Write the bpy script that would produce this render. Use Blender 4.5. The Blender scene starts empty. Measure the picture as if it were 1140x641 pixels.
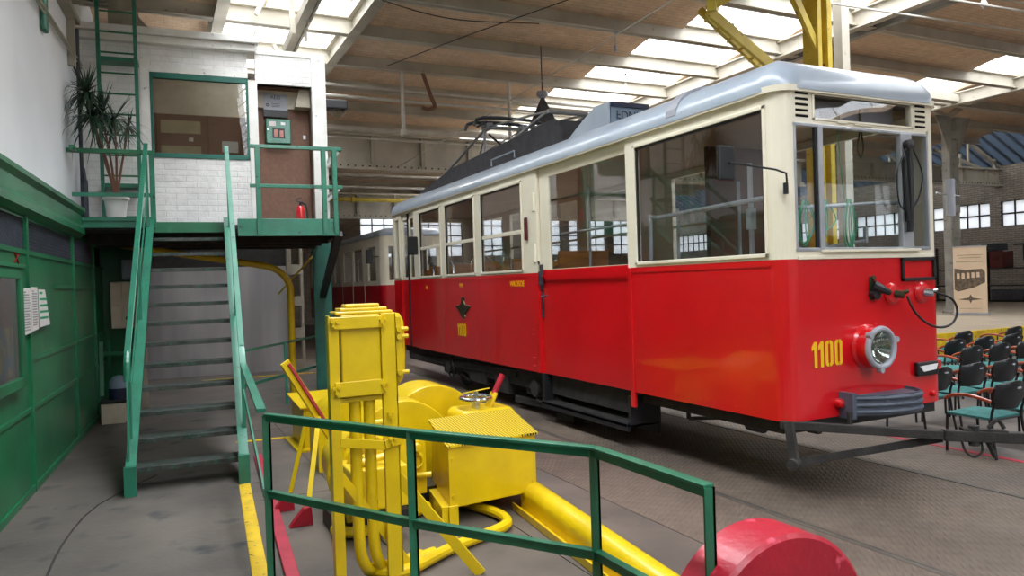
import bpy, bmesh, math, random
from mathutils import Vector, Matrix
random.seed(7)
PI = math.pi
scn = bpy.context.scene
COL = scn.collection
B = 0.0629                                   # the left building stands slightly askew to the tram tracks
CB, SB = math.cos(B), math.sin(B)
def fb(a, b, z): return (a*CB + b*SB, -a*SB + b*CB, z)

# ------------------------------------------------------------------ materials
def srgb(r, g, b):
    f = lambda c: c/12.92 if c <= 0.04045 else ((c+0.055)/1.055)**2.4
    return (f(r/255), f(g/255), f(b/255), 1)
def nmat(name):
    m = bpy.data.materials.new(name); m.use_nodes = True
    nt = m.node_tree
    return m, nt, nt.nodes['Principled BSDF']
def mat(name, c1, c2=None, rough=0.5, metal=0.0, scale=4.0, detail=6.0, lo=0.35, hi=0.65, bump=0.0, bscale=None, coat=0.0, stretch=None, c3=None, c3lo=0.68, c3hi=0.74, spec=None):
    m, nt, p = nmat(name)
    p.inputs['Roughness'].default_value = rough
    p.inputs['Metallic'].default_value = metal
    p.inputs['Coat Weight'].default_value = coat
    p.inputs['Coat Roughness'].default_value = 0.06
    if spec is not None: p.inputs['Specular IOR Level'].default_value = spec
    if c2 is None: c2 = tuple(min(1, x*0.86) for x in c1[:3]) + (1,)
    tc = nt.nodes.new('ShaderNodeTexCoord'); mp = nt.nodes.new('ShaderNodeMapping')
    nt.links.new(tc.outputs['Object'], mp.inputs['Vector'])
    if stretch: mp.inputs['Scale'].default_value = stretch
    n = nt.nodes.new('ShaderNodeTexNoise'); n.inputs['Scale'].default_value = scale; n.inputs['Detail'].default_value = detail
    nt.links.new(mp.outputs['Vector'], n.inputs['Vector'])
    r = nt.nodes.new('ShaderNodeValToRGB')
    r.color_ramp.elements[0].position = lo; r.color_ramp.elements[0].color = c1
    r.color_ramp.elements[1].position = hi; r.color_ramp.elements[1].color = c2
    nt.links.new(n.outputs['Fac'], r.inputs['Fac'])
    out = r.outputs['Color']
    if c3 is not None:
        n3 = nt.nodes.new('ShaderNodeTexNoise'); n3.inputs['Scale'].default_value = scale*3.1; n3.inputs['Detail'].default_value = 9
        nt.links.new(mp.outputs['Vector'], n3.inputs['Vector'])
        r3 = nt.nodes.new('ShaderNodeValToRGB'); r3.color_ramp.elements[0].position = c3lo; r3.color_ramp.elements[1].position = c3hi
        nt.links.new(n3.outputs['Fac'], r3.inputs['Fac'])
        mx = nt.nodes.new('ShaderNodeMix'); mx.data_type = 'RGBA'
        nt.links.new(r3.outputs['Color'], mx.inputs['Factor']); nt.links.new(out, mx.inputs[6]); mx.inputs[7].default_value = c3
        out = mx.outputs[2]
    nt.links.new(out, p.inputs['Base Color'])
    if bump:
        nb = nt.nodes.new('ShaderNodeTexNoise'); nb.inputs['Scale'].default_value = bscale or scale*6; nb.inputs['Detail'].default_value = 5
        nt.links.new(mp.outputs['Vector'], nb.inputs['Vector'])
        bp = nt.nodes.new('ShaderNodeBump'); bp.inputs['Strength'].default_value = bump; bp.inputs['Distance'].default_value = 0.02
        nt.links.new(nb.outputs['Fac'], bp.inputs['Height']); nt.links.new(bp.outputs['Normal'], p.inputs['Normal'])
    return m
def brick(name, c1, c2, mortar, bw=0.25, rh=0.075, rough=0.8, bump=0.6, axes='XZ', msize=0.012, noise_mix=None):
    m, nt, p = nmat(name); p.inputs['Roughness'].default_value = rough
    tc = nt.nodes.new('ShaderNodeTexCoord')
    sep = nt.nodes.new('ShaderNodeSeparateXYZ'); cmb = nt.nodes.new('ShaderNodeCombineXYZ')
    nt.links.new(tc.outputs['Object'], sep.inputs[0])
    nt.links.new(sep.outputs[axes[0]], cmb.inputs['X']); nt.links.new(sep.outputs[axes[1]], cmb.inputs['Y'])
    b = nt.nodes.new('ShaderNodeTexBrick'); b.inputs['Scale'].default_value = 1
    b.inputs['Brick Width'].default_value = bw; b.inputs['Row Height'].default_value = rh; b.inputs['Mortar Size'].default_value = msize
    b.inputs['Mortar Smooth'].default_value = 0.4
    b.inputs['Color1'].default_value = c1; b.inputs['Color2'].default_value = c2; b.inputs['Mortar'].default_value = mortar
    nt.links.new(cmb.outputs[0], b.inputs['Vector'])
    n = nt.nodes.new('ShaderNodeTexNoise'); n.inputs['Scale'].default_value = 5; n.inputs['Detail'].default_value = 8
    nt.links.new(tc.outputs['Object'], n.inputs['Vector'])
    mx = nt.nodes.new('ShaderNodeMix'); mx.data_type = 'RGBA'; mx.blend_type = 'MULTIPLY'; mx.inputs['Factor'].default_value = 0.35
    nt.links.new(b.outputs['Color'], mx.inputs[6]); nt.links.new(n.outputs['Color'], mx.inputs[7])
    r = nt.nodes.new('ShaderNodeMapRange'); r.inputs[1].default_value = 0.3; r.inputs[2].default_value = 0.7; r.inputs[3].default_value = 0.7; r.inputs[4].default_value = 1.0
    nt.links.new(n.outputs['Fac'], r.inputs[0]); nt.links.new(r.outputs[0], mx.inputs[7])
    mx.inputs['Factor'].default_value = 0.6
    nt.links.new(mx.outputs[2], p.inputs['Base Color'])
    bp = nt.nodes.new('ShaderNodeBump'); bp.inputs['Strength'].default_value = bump; bp.inputs['Distance'].default_value = 0.01; bp.invert = True
    nt.links.new(b.outputs['Fac'], bp.inputs['Height'])
    b2 = nt.nodes.new('ShaderNodeBump'); b2.inputs['Strength'].default_value = 0.4; b2.inputs['Distance'].default_value = 0.02
    n2 = nt.nodes.new('ShaderNodeTexNoise'); n2.inputs['Scale'].default_value = 14; nt.links.new(tc.outputs['Object'], n2.inputs['Vector'])
    nt.links.new(n2.outputs['Fac'], b2.inputs['Height']); nt.links.new(bp.outputs['Normal'], b2.inputs['Normal'])
    nt.links.new(b2.outputs['Normal'], p.inputs['Normal'])
    return m
def glass(name, tint=(0.86, 0.9, 0.9), base=0.06, gain=1.0, rough=0.0, dirt=0.0):
    m = bpy.data.materials.new(name); m.use_nodes = True; nt = m.node_tree; nt.nodes.clear()
    o = nt.nodes.new('ShaderNodeOutputMaterial'); t = nt.nodes.new('ShaderNodeBsdfTransparent'); g = nt.nodes.new('ShaderNodeBsdfGlossy')
    t.inputs[0].default_value = tint + (1,); g.inputs['Roughness'].default_value = rough; g.inputs[0].default_value = (1, 1, 1, 1)
    fr = nt.nodes.new('ShaderNodeLayerWeight'); pw = nt.nodes.new('ShaderNodeMath'); pw.operation = 'POWER'; pw.inputs[1].default_value = 4.0
    nt.links.new(fr.outputs['Facing'], pw.inputs[0])
    mr = nt.nodes.new('ShaderNodeMapRange'); mr.inputs[3].default_value = base; mr.inputs[4].default_value = min(1, base+gain)
    nt.links.new(pw.outputs[0], mr.inputs[0])
    mx = nt.nodes.new('ShaderNodeMixShader'); nt.links.new(mr.outputs[0], mx.inputs[0]); nt.links.new(t.outputs[0], mx.inputs[1]); nt.links.new(g.outputs[0], mx.inputs[2])
    out = mx.outputs[0]
    if dirt:
        d = nt.nodes.new('ShaderNodeBsdfDiffuse'); d.inputs[0].default_value = (0.55, 0.55, 0.52, 1)
        n = nt.nodes.new('ShaderNodeTexNoise'); n.inputs['Scale'].default_value = 1.7; n.inputs['Detail'].default_value = 6
        tc = nt.nodes.new('ShaderNodeTexCoord'); nt.links.new(tc.outputs['Object'], n.inputs['Vector'])
        r = nt.nodes.new('ShaderNodeMapRange'); r.inputs[1].default_value = 0.3; r.inputs[2].default_value = 0.8; r.inputs[3].default_value = dirt*0.4; r.inputs[4].default_value = dirt*1.4
        nt.links.new(n.outputs['Fac'], r.inputs[0])
        m2 = nt.nodes.new('ShaderNodeMixShader'); nt.links.new(r.outputs[0], m2.inputs[0]); nt.links.new(out, m2.inputs[1]); nt.links.new(d.outputs[0], m2.inputs[2])
        out = m2.outputs[0]
    nt.links.new(out, o.inputs[0]); return m
def plate_mat(name, c1, c2, rough=0.55, pitch=0.045):
    # worn steel plate with raised diamond tread
    m, nt, p = nmat(name); p.inputs['Roughness'].default_value = rough; p.inputs['Metallic'].default_value = 0.25
    tc = nt.nodes.new('ShaderNodeTexCoord')
    def noise(s, d=8, rot=None, sc=None):
        n = nt.nodes.new('ShaderNodeTexNoise'); n.inputs['Scale'].default_value = s; n.inputs['Detail'].default_value = d
        nt.links.new(tc.outputs['Object'], n.inputs['Vector']); return n
    n = noise(0.8); r = nt.nodes.new('ShaderNodeValToRGB')
    r.color_ramp.elements[0].position = .35; r.color_ramp.elements[1].position = .68
    r.color_ramp.elements[0].color = c1; r.color_ramp.elements[1].color = c2
    nt.links.new(n.outputs['Fac'], r.inputs['Fac']); 
    n2 = noise(9); mr = nt.nodes.new('ShaderNodeMapRange'); mr.inputs[1].default_value=.3; mr.inputs[2].default_value=.75; mr.inputs[3].default_value=.8; mr.inputs[4].default_value=1.15
    nt.links.new(n2.outputs['Fac'], mr.inputs[0])
    mx = nt.nodes.new('ShaderNodeMix'); mx.data_type='RGBA'; mx.blend_type='MULTIPLY'; mx.inputs['Factor'].default_value=1
    nt.links.new(r.outputs['Color'], mx.inputs[6]); nt.links.new(mr.outputs[0], mx.inputs[7]); nt.links.new(mx.outputs[2], p.inputs['Base Color'])
    hs = []
    for ang in (0.6, -0.6+PI/2):
        mp = nt.nodes.new('ShaderNodeMapping'); mp.inputs['Rotation'].default_value = (0, 0, ang)
        nt.links.new(tc.outputs['Object'], mp.inputs['Vector'])
        w = nt.nodes.new('ShaderNodeTexWave'); w.inputs['Scale'].default_value = 0.32/pitch; w.inputs['Distortion'].default_value = 0
        nt.links.new(mp.outputs['Vector'], w.inputs['Vector']); hs.append(w)
    mu = nt.nodes.new('ShaderNodeMath'); mu.operation='MULTIPLY'
    nt.links.new(hs[0].outputs['Fac'], mu.inputs[0]); nt.links.new(hs[1].outputs['Fac'], mu.inputs[1])
    bp = nt.nodes.new('ShaderNodeBump'); bp.inputs['Strength'].default_value = 0.7; bp.inputs['Distance'].default_value = 0.006
    nt.links.new(mu.outputs[0], bp.inputs['Height']); nt.links.new(bp.outputs['Normal'], p.inputs['Normal'])
    return m
S = srgb
M_ = {}
M_['red'] = mat('tram_red', S(212,16,26), S(200,12,22), rough=0.28, coat=0.8, scale=1.2, bump=0.03, bscale=2.5)
M_['maroon'] = mat('tram_crimson', S(190,12,32), S(170,10,28), rough=0.3, coat=0.25, scale=1.5)
M_['cream'] = mat('tram_cream', S(238,232,212), S(230,223,200), rough=0.35, coat=0.5, scale=2)
M_['roof'] = mat('tram_roof_grey', S(172,184,196), S(158,170,184), rough=0.3, coat=0.3, scale=2, bump=0.12, bscale=5)
M_['darkroof'] = mat('roof_walk_dark', S(62,60,64), S(44,43,47), rough=0.75, scale=9, bump=0.3)
M_['black'] = mat('black_paint', S(30,31,35), S(20,21,24), rough=0.45)
M_['bluegrey'] = mat('blue_grey_steel', S(58,63,74), S(44,48,57), rough=0.5, scale=8)
M_['bumpergrey'] = mat('bumper_blue_grey', S(84,92,106), S(70,78,92), rough=0.45, scale=8)
M_['railsteel'] = mat('worn_rail_steel', S(104,98,90), S(84,79,73), rough=.5, metal=.4, scale=9)
M_['darksteel'] = mat('dusty_dark_steel', S(52,50,48), S(36,34,33), rough=0.8, scale=9, bump=0.3)
M_['rubber'] = mat('rubber', S(24,24,26), S(18,18,20), rough=0.6)
M_['chrome'] = mat('chrome', S(205,208,212), S(185,188,192), rough=0.18, metal=0.95)
M_['silver'] = mat('bare_aluminium', S(190,193,198), S(168,172,178), rough=0.35, metal=0.6)
M_['lampring'] = mat('lamp_ring_grey', S(165,168,178), rough=0.4)
M_['yellow'] = mat('machine_yellow', S(222,190,6), S(208,176,5), rough=0.36, coat=0.3, scale=5, bump=0.07, bscale=22)
M_['yellowdirty'] = mat('worn_yellow_paint', S(222,186,22), S(196,160,24), rough=0.6, scale=6, bump=0.2, c3=S(96,84,60), c3lo=.62, c3hi=.68)
M_['craneyellow'] = mat('crane_yellow', S(214,188,66), S(186,158,48), rough=0.5, scale=3, c3=S(120,110,70), c3lo=.64, c3hi=.7)
M_['green'] = mat('green_enamel', S(38,122,96), S(30,104,82), rough=0.4, coat=0.25, scale=4, c3=S(24,52,44), c3lo=.66, c3hi=.72)
M_['greendark'] = mat('green_panel', S(26,118,76), S(18,94,60), rough=0.4, coat=0.2, scale=1.6, c3=S(58,128,92), c3lo=.62, c3hi=.8, bump=0.15, bscale=3)
M_['greenrail'] = mat('green_guard_rail', S(36,112,82), S(24,92,66), rough=0.4, coat=0.2, scale=5, c3=S(150,160,146), c3lo=.74, c3hi=.78)
M_['greencol'] = mat('green_column', S(30,108,92), S(22,90,78), rough=0.5, scale=3)
M_['treadtop'] = mat('worn_tread', S(80,82,79), S(46,56,52), rough=0.42, metal=0.3, scale=12, c3=S(40,110,84), c3lo=.6, c3hi=.66)
M_['whitebrick'] = brick('white_painted_brick', S(246,245,242), S(243,242,239), S(236,234,231), bw=.26, rh=.08, msize=.008, axes='XZ', bump=.5)
M_['whitewall'] = mat('white_plaster', S(232,236,240), S(220,225,230), rough=0.7, scale=.7, bump=0.15, bscale=3)
M_['whitepaint'] = mat('white_trim_paint', S(236,235,230), S(222,220,214), rough=0.5, scale=4, c3=S(150,146,138), c3lo=.66, c3hi=.72)
M_['backbrick'] = brick('dusty_brick', S(160,152,142), S(142,134,125), S(110,104,98), axes='YZ')
M_['backbrick2'] = brick('dusty_brick_end', S(168,154,138), S(146,132,118), S(120,112,104), axes='XZ')
M_['floorplate'] = plate_mat('tread_plate_floor', S(112,100,88), S(86,76,68), pitch=.04)
M_['floorsmooth'] = mat('worn_floor_plate', S(104,94,85), S(80,73,67), rough=0.6, metal=0.1, scale=1.3, detail=10, bump=0.15, bscale=12, c3=S(70,66,62), c3lo=.6, c3hi=.7)
M_['leftfloor'] = mat('dirty_concrete_floor', S(104,97,90), S(78,73,69), rough=0.75, scale=1.0, detail=12, bump=0.2, bscale=18, c3=S(52,56,58), c3lo=.58, c3hi=.72)
M_['stagefloor'] = mat('stage_floor', S(178,164,142), S(160,146,126), rough=0.5, scale=2)
M_['ceil'] = brick('brown_vault_brick', S(220,192,165), S(210,182,155), S(196,168,142), bw=.25, rh=.07, axes='XY', bump=.4, msize=.008)
M_['girder'] = mat('girder_paint', S(168,162,146), S(146,140,126), rough=0.6, scale=2, c3=S(120,104,84), c3lo=.66, c3hi=.74)
M_['girderlight'] = mat('light_girder_paint', S(190,184,170), S(172,165,150), rough=0.6, scale=2, c3=S(140,128,112), c3lo=.68, c3hi=.74)
M_['column'] = mat('grey_column_paint', S(156,156,148), S(134,132,126), rough=0.6, scale=3, c3=S(108,96,80), c3lo=.64, c3hi=.7)
M_['glass'] = glass('window_glass', (0.93, 0.95, 0.95), base=0.04, gain=.9)
M_['sideglass'] = glass('side_window_glass', (0.93, 0.93, 0.93), base=0.06, gain=.9)
M_['caseglass'] = glass('case_glass', (0.8, 0.82, 0.8), base=0.06, gain=0.9)
M_['skyglass'] = glass('rooflight_glass', (0.93, 0.96, 1.0), base=0.02, gain=0.2)
M_['lens'] = mat('lamp_reflector', S(190,196,190), S(120,130,124), rough=0.12, metal=0.9, scale=14)
M_['lensglass'] = glass('lamp_lens_glass', (0.85, 0.9, 0.88), base=0.1, gain=1.0)
M_['wood'] = mat('varnished_wood', S(214,156,92), S(190,132,72), rough=0.35, scale=2, stretch=(1,8,8), coat=.3)
M_['darkwood'] = mat('brown_panel_wood', S(112,74,50), S(94,60,40), rough=0.4, scale=2, stretch=(1,1,8))
M_['interior'] = mat('tram_interior_panel', S(168,130,94), S(150,114,80), rough=.5, scale=2)
M_['ceilint'] = mat('tram_inner_ceiling', S(176,150,122), S(160,134,108), rough=.5, scale=2)
M_['hardboard'] = mat('brown_hardboard', S(128,94,76), S(116,84,68), rough=.7, scale=30)
M_['frost'] = mat('frosted_panel', S(178,164,130), S(162,148,116), rough=.3, scale=5)
M_['paper'] = mat('printed_paper', S(218,216,212), S(205,203,200), rough=.7, scale=30)
M_['ink'] = mat('grey_ink', S(150,150,152), rough=.7)
M_['greenpaper'] = mat('green_ink', S(40,160,110), rough=.7)
M_['redink'] = mat('red_marker', S(150,24,20), rough=.6)
M_['redpaint'] = mat('crimson_paint', S(172,16,42), S(150,12,36), rough=.45, scale=4, coat=.15, bump=.35, bscale=14, c3=S(214,80,100), c3lo=.62, c3hi=.7)
M_['redstrip'] = mat('faded_red_paint', S(176,44,66), S(150,34,54), rough=.5, scale=5)
M_['extred'] = mat('extinguisher_red', S(200,20,30), rough=.25, coat=.6)
M_['foliage'] = mat('dark_green_leaf', S(44,72,50), S(28,50,38), rough=.45, scale=5)
M_['stem'] = mat('brown_stem', S(120,84,66), rough=.8)
M_['pot'] = mat('white_ceramic', S(232,232,230), rough=.3)
M_['teal'] = mat('teal_fabric', S(62,126,122), S(50,108,105), rough=.9, scale=20)
M_['blackplastic'] = mat('black_plastic', S(22,26,30), S(16,19,22), rough=.35)
M_['orangewood'] = mat('orange_wood_arm', S(170,78,44), S(150,64,34), rough=.35, coat=.3)
M_['wire'] = mat('dark_wire', S(60,56,52), rough=.6)
M_['pipe'] = mat('white_pipe', S(200,196,188), S(180,176,168), rough=.5)
M_['rope'] = mat('green_rope', S(70,160,120), rough=.8)
M_['digit'] = mat('yellow_lettering', S(244,196,24), rough=.4)
M_['banner'] = mat('banner_cloth', S(228,206,178), S(216,192,162), rough=.6, scale=2)
M_['sepia'] = mat('sepia_print', S(122,104,84), S(84,74,62), rough=.6, scale=16)
M_['whiteplain'] = mat('white_label', S(240,242,244), rough=.5)
M_['crate'] = mat('cream_box', S(206,196,176), S(190,180,160), rough=.5, scale=6)
M_['lightblue'] = mat('pale_blue_grey_box', S(120,140,156), rough=.5)
M_['sheet'] = mat('brushed_sheet_metal', S(214,212,216), S(176,176,184), rough=.3, metal=.45, scale=1.0, stretch=(2,1,.3), bump=.05)
M_['bluepanel'] = mat('blue_corrugated_sheet', S(132,152,172), S(112,132,152), rough=.6, scale=2)
M_['bronze'] = mat('dark_bronze', S(70,74,50), rough=.4, metal=.6)
M_['shadowbox'] = mat('painted_recess_shade', S(20,20,20), rough=.9)  # near-black colour stands in for the shade in slots, gaps and recesses
M_['posteryellow'] = mat('poster_print', S(190,170,60), S(70,120,150), rough=.5, scale=8, lo=.45, hi=.5)
M_['taillight'] = mat('dark_red_lens', S(84,14,18), rough=.2, coat=.5)
M_['blue'] = mat('dark_blue', S(16,30,60), rough=.5)
M_['signblue'] = mat('sign_back_blue', S(120,138,156), rough=.5)
def emis(name, c, s):
    m, nt, p = nmat(name); p.inputs['Emission Color'].default_value = c; p.inputs['Emission Strength'].default_value = s; p.inputs['Base Color'].default_value = c; return m
M_['tube'] = emis('lit_lamp', (1, .95, .85, 1), 6)
def perf():
    # yellow sheet punched with a grid of small holes
    m, nt, p = nmat('perforated_yellow_sheet'); p.inputs['Roughness'].default_value = .45
    tc = nt.nodes.new('ShaderNodeTexCoord'); v = nt.nodes.new('ShaderNodeTexVoronoi'); v.voronoi_dimensions = '2D'; v.inputs['Scale'].default_value = 44; v.inputs['Randomness'].default_value = 0
    nt.links.new(tc.outputs['Object'], v.inputs['Vector'])
    r = nt.nodes.new('ShaderNodeValToRGB'); r.color_ramp.elements[0].position = .34; r.color_ramp.elements[1].position = .40
    r.color_ramp.elements[0].color = S(60,50,4); r.color_ramp.elements[1].color = S(222,190,8)
    nt.links.new(v.outputs['Distance'], r.inputs['Fac']); nt.links.new(r.outputs['Color'], p.inputs['Base Color']); return m
M_['perf'] = perf()
def translucent(name, c):
    m = bpy.data.materials.new(name); m.use_nodes = True; nt = m.node_tree; nt.nodes.clear()
    o = nt.nodes.new('ShaderNodeOutputMaterial'); t = nt.nodes.new('ShaderNodeBsdfTranslucent'); d = nt.nodes.new('ShaderNodeBsdfDiffuse')
    t.inputs[0].default_value = c; d.inputs[0].default_value = c
    mx = nt.nodes.new('ShaderNodeMixShader'); mx.inputs[0].default_value = .5
    nt.links.new(t.outputs[0], mx.inputs[1]); nt.links.new(d.outputs[0], mx.inputs[2]); nt.links.new(mx.outputs[0], o.inputs[0]); return m
M_['bluesheet'] = translucent('blue_translucent_sheet', S(120,132,146))
M_['frostwin'] = translucent('frosted_window_glass', (0.93, 0.96, 1, 1))

# ------------------------------------------------------------------ mesh builder
class MB:
    def __init__(s): s.v = []; s.f = []
    def add(s, vs, fs):
        n = len(s.v); s.v += [tuple(v) for v in vs]; s.f += [tuple(i+n for i in f) for f in fs]; return s
    def box(s, x0, x1, y0, y1, z0, z1):
        if x0 > x1: x0, x1 = x1, x0
        if y0 > y1: y0, y1 = y1, y0
        if z0 > z1: z0, z1 = z1, z0
        return s.add([(x0,y0,z0),(x1,y0,z0),(x1,y1,z0),(x0,y1,z0),(x0,y0,z1),(x1,y0,z1),(x1,y1,z1),(x0,y1,z1)],
              [(3,2,1,0),(4,5,6,7),(0,1,5,4),(1,2,6,5),(2,3,7,6),(3,0,4,7)])
    def bar(s, p, q, w, h, up=(0,0,1)):
        p, q = Vector(p), Vector(q); d = (q-p).normalized(); up = Vector(up)
        if abs(d.dot(up)) > .98: up = Vector((0,1,0))
        x = d.cross(up).normalized(); y = x.cross(d).normalized()
        vs = [c + x*a*w/2 + y*b*h/2 for c in (p, q) for a, b in ((-1,-1),(1,-1),(1,1),(-1,1))]
        return s.add(vs, [(3,2,1,0),(4,5,6,7),(0,1,5,4),(1,2,6,5),(2,3,7,6),(3,0,4,7)])
    def cyl(s, p, q, r, n=16, r2=None, caps=True):
        p, q = Vector(p), Vector(q); d = (q-p).normalized(); r2 = r if r2 is None else r2
        u = d.orthogonal().normalized(); w = d.cross(u)
        vs = [c + (u*math.cos(2*PI*i/n) + w*math.sin(2*PI*i/n))*rr for c, rr in ((p, r), (q, r2)) for i in range(n)]
        fs = [(i, (i+1) % n, n+(i+1) % n, n+i) for i in range(n)]
        if caps: fs += [tuple(range(n-1, -1, -1)), tuple(range(n, 2*n))]
        return s.add(vs, fs)
    def tube(s, pts, r, n=8, smooth=3):
        P = [Vector(p) for p in pts]
        if smooth and len(P) > 2:
            Q = []
            for i in range(len(P)-1):
                a, b, c, d = P[max(i-1,0)], P[i], P[i+1], P[min(i+2,len(P)-1)]
                for k in range(smooth):
                    t = k/smooth
                    Q.append(.5*((2*b)+(c-a)*t+(2*a-5*b+4*c-d)*t*t+(3*b-a-3*c+d)*t**3))
            P = Q + [P[-1]]
        rs = r if isinstance(r, (list, tuple)) else None
        N = len(P); vs = []; prev = None
        for i, p in enumerate(P):
            d = (P[min(i+1,N-1)] - P[max(i-1,0)]).normalized()
            u = d.orthogonal().normalized() if prev is None else (prev - d*prev.dot(d)).normalized()
            prev = u; w = d.cross(u)
            rr = r if rs is None else rs[0] + (rs[1]-rs[0])*i/(N-1)
            vs += [p + (u*math.cos(2*PI*k/n) + w*math.sin(2*PI*k/n))*rr for k in range(n)]
        fs = [(i*n+k, i*n+(k+1) % n, (i+1)*n+(k+1) % n, (i+1)*n+k) for i in range(N-1) for k in range(n)]
        fs += [tuple(range(n-1,-1,-1)), tuple((N-1)*n+k for k in range(n))]
        return s.add(vs, fs)
    def prism(s, poly, f0, f1):
        n = len(poly); vs = [f0(*p) for p in poly] + [f1(*p) for p in poly]
        fs = [tuple(range(n-1,-1,-1)), tuple(range(n, 2*n))] + [(i, (i+1) % n, n+(i+1) % n, n+i) for i in range(n)]
        return s.add(vs, fs)
    def lathe(s, prof, c=(0,0,0), n=24, axis='Z'):
        m = len(prof); vs = []
        for k in range(n):
            a = 2*PI*k/n
            for r, z in prof:
                x, y = r*math.cos(a), r*math.sin(a)
                p = (x, y, z) if axis == 'Z' else ((x, z, y) if axis == 'Y' else (z, x, y))
                vs.append((c[0]+p[0], c[1]+p[1], c[2]+p[2]))
        fs = [(k*m+i, ((k+1) % n)*m+i, ((k+1) % n)*m+i+1, k*m+i+1) for k in range(n) for i in range(m-1)]
        return s.add(vs, fs)
    def torus(s, c, R, r, axis='Z', n=28, m=8):
        prof = [(R + r*math.cos(2*PI*i/m), r*math.sin(2*PI*i/m)) for i in range(m)] + [(R+r, 0)]
        return s.lathe(prof, c, n, axis)
    def bolt(s, c, d=(0,-1,0), r=.012, h=.012):
        c = Vector(c); return s.cyl(c, c+Vector(d)*h, r, 6)
    def xf(s, mtx):
        s.v = [tuple(mtx @ Vector(v)) for v in s.v]; return s
OFF = {}
def mk(name, mb, m, off=(0,0,0), bevel=0.0, smooth=False, ang=35):
    me = bpy.data.meshes.new(name)
    me.from_pydata([(v[0]-off[0], v[1]-off[1], v[2]-off[2]) for v in mb.v], [], mb.f)
    bm = bmesh.new(); bm.from_mesh(me); bmesh.ops.recalc_face_normals(bm, faces=bm.faces); bm.to_mesh(me); bm.free()
    mm = m if isinstance(m, bpy.types.Material) else M_[m]
    me.materials.append(mm)
    if smooth:
        me.shade_smooth(); me.set_sharp_from_angle(angle=math.radians(ang))
    o = bpy.data.objects.new(name, me); COL.objects.link(o)
    if bevel:
        b = o.modifiers.new('bevel', 'BEVEL'); b.width = bevel; b.segments = 2; b.limit_method = 'ANGLE'; b.angle_limit = math.radians(40)
    return o
def place(o, base, frame):
    if frame == 'B': o.location = fb(*base); o.rotation_euler = (0, 0, -B)
    else: o.location = base
def thing(name, label, cat, base, frame='W', group=None):
    o = bpy.data.objects.new(name, None); COL.objects.link(o); o.empty_display_size = .1
    place(o, base, frame); o['label'] = label; o['category'] = cat
    if group: o['group'] = group
    OFF[o.name] = base; return o
def part(name, mb, m, parent, bevel=0.0, smooth=False, label=None, kind=None):
    off = OFF[parent.name]
    o = mk(name, mb, m, off, bevel, smooth); o.parent = parent; OFF[o.name] = off
    if label: o['label'] = label
    if kind: o['kind'] = kind
    return o
def solo(name, mb, m, label, cat, base, frame='W', bevel=0.0, smooth=False, group=None):
    o = mk(name, mb, m, base, bevel, smooth); place(o, base, frame); OFF[o.name] = base
    o['label'] = label; o['category'] = cat
    if group: o['group'] = group
    return o
def struct(name, mb, m, frame='W', bevel=0.0, smooth=False, base=(0,0,0)):
    o = mk(name, mb, m, base, bevel, smooth); place(o, base, frame); o['kind'] = 'structure'; OFF[o.name] = base; return o
def dup(root, loc, rz=None, label=None, group=None, scale=None):
    def cp(o, par):
        c = o.copy(); COL.objects.link(c); c.parent = par
        for k in list(o.children): cp(k, c)
        return c
    r = cp(root, None); r.location = loc
    if rz is not None: r.rotation_euler = (0, 0, rz)
    if label: r['label'] = label
    if group: r['group'] = group
    return r
def text_mb(txt, size, depth, f):
    # raised lettering; f maps (u, v, w) of the text plane to scene coordinates
    cu = bpy.data.curves.new('lettering', 'FONT'); cu.body = txt; cu.size = size; cu.extrude = depth; cu.align_x = 'CENTER'; cu.align_y = 'CENTER'
    ob = bpy.data.objects.new('lettering', cu); COL.objects.link(ob)
    dg = bpy.context.evaluated_depsgraph_get(); me = bpy.data.meshes.new_from_object(ob.evaluated_get(dg))
    mb = MB(); mb.add([f(*v.co) for v in me.vertices], [tuple(p.vertices) for p in me.polygons])
    bpy.data.objects.remove(ob); bpy.data.curves.remove(cu); bpy.data.meshes.remove(me); return mb

# ================================================================== HALL SHELL
# floor plates: tram floor (tread plate) and machine area (smooth plate), left walkway
ZC = 5.5
m = MB(); m.box(2.95, 3.70, -12, 34, -.12, 0); m.box(3.77, 5.40, -12, 34, -.12, 0); m.box(5.47, 6.40, -12, 34, -.12, 0)
struct('floor', m, 'floorplate')
m = MB()
for i in range(8):
    y0 = -12 + i*3.0
    if i < 8:
        m.box(.47, 1.25, y0, y0+2.99, -.12, 0); m.box(1.258, 2.1, y0, y0+2.99, -.12, 0); m.box(2.108, 2.942, y0, y0+2.99, -.12, 0)
m.box(-1.6, 2.942, 12, 34, -.12, 0)
struct('floor', m, 'floorsmooth')
m = MB(); m.box(6.46, 30, -12, 34, -.12, -.002); struct('floor', m, 'leftfloor')
m = MB(); m.box(-6, 34, -12.5, 34.5, -.3, -.125); struct('floor', m, 'shadowbox')
m = MB(); m.box(-1.8, .165, -12, 11.99, -.12, .003); m.box(.165, .34, 6.6, 11.99, -.12, .003); struct('floor', m, 'leftfloor', 'B')
m = MB(); m.box(-.4, .47, 7.9, 12.0, -.118, -.006); struct('floor', m, 'floorsmooth')
m = MB(); m.box(3.70, 3.745, -12, 34, -.1, .002); m.box(3.755,3.77,-12,34,-.1,0); m.box(5.40, 5.41, -12, 34, -.1, .0); m.box(5.42,5.47,-12,34,-.1,.002)
struct('trim_1', m, 'railsteel')
m = MB(); m.box(6.40, 6.46, -6, 12, -.1, .003); struct('trim_2', m, 'redstrip')
m = MB(); m.box(.165, .255, -5, 6.6, -.12, .004); struct('trim_3', m, 'yellowdirty', 'B', bevel=.004)
m = MB(); m.box(.335, .41, -5, 7.6, -.12, .03); struct('trim_4', m, 'redstrip', 'B', bevel=.004)
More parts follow.
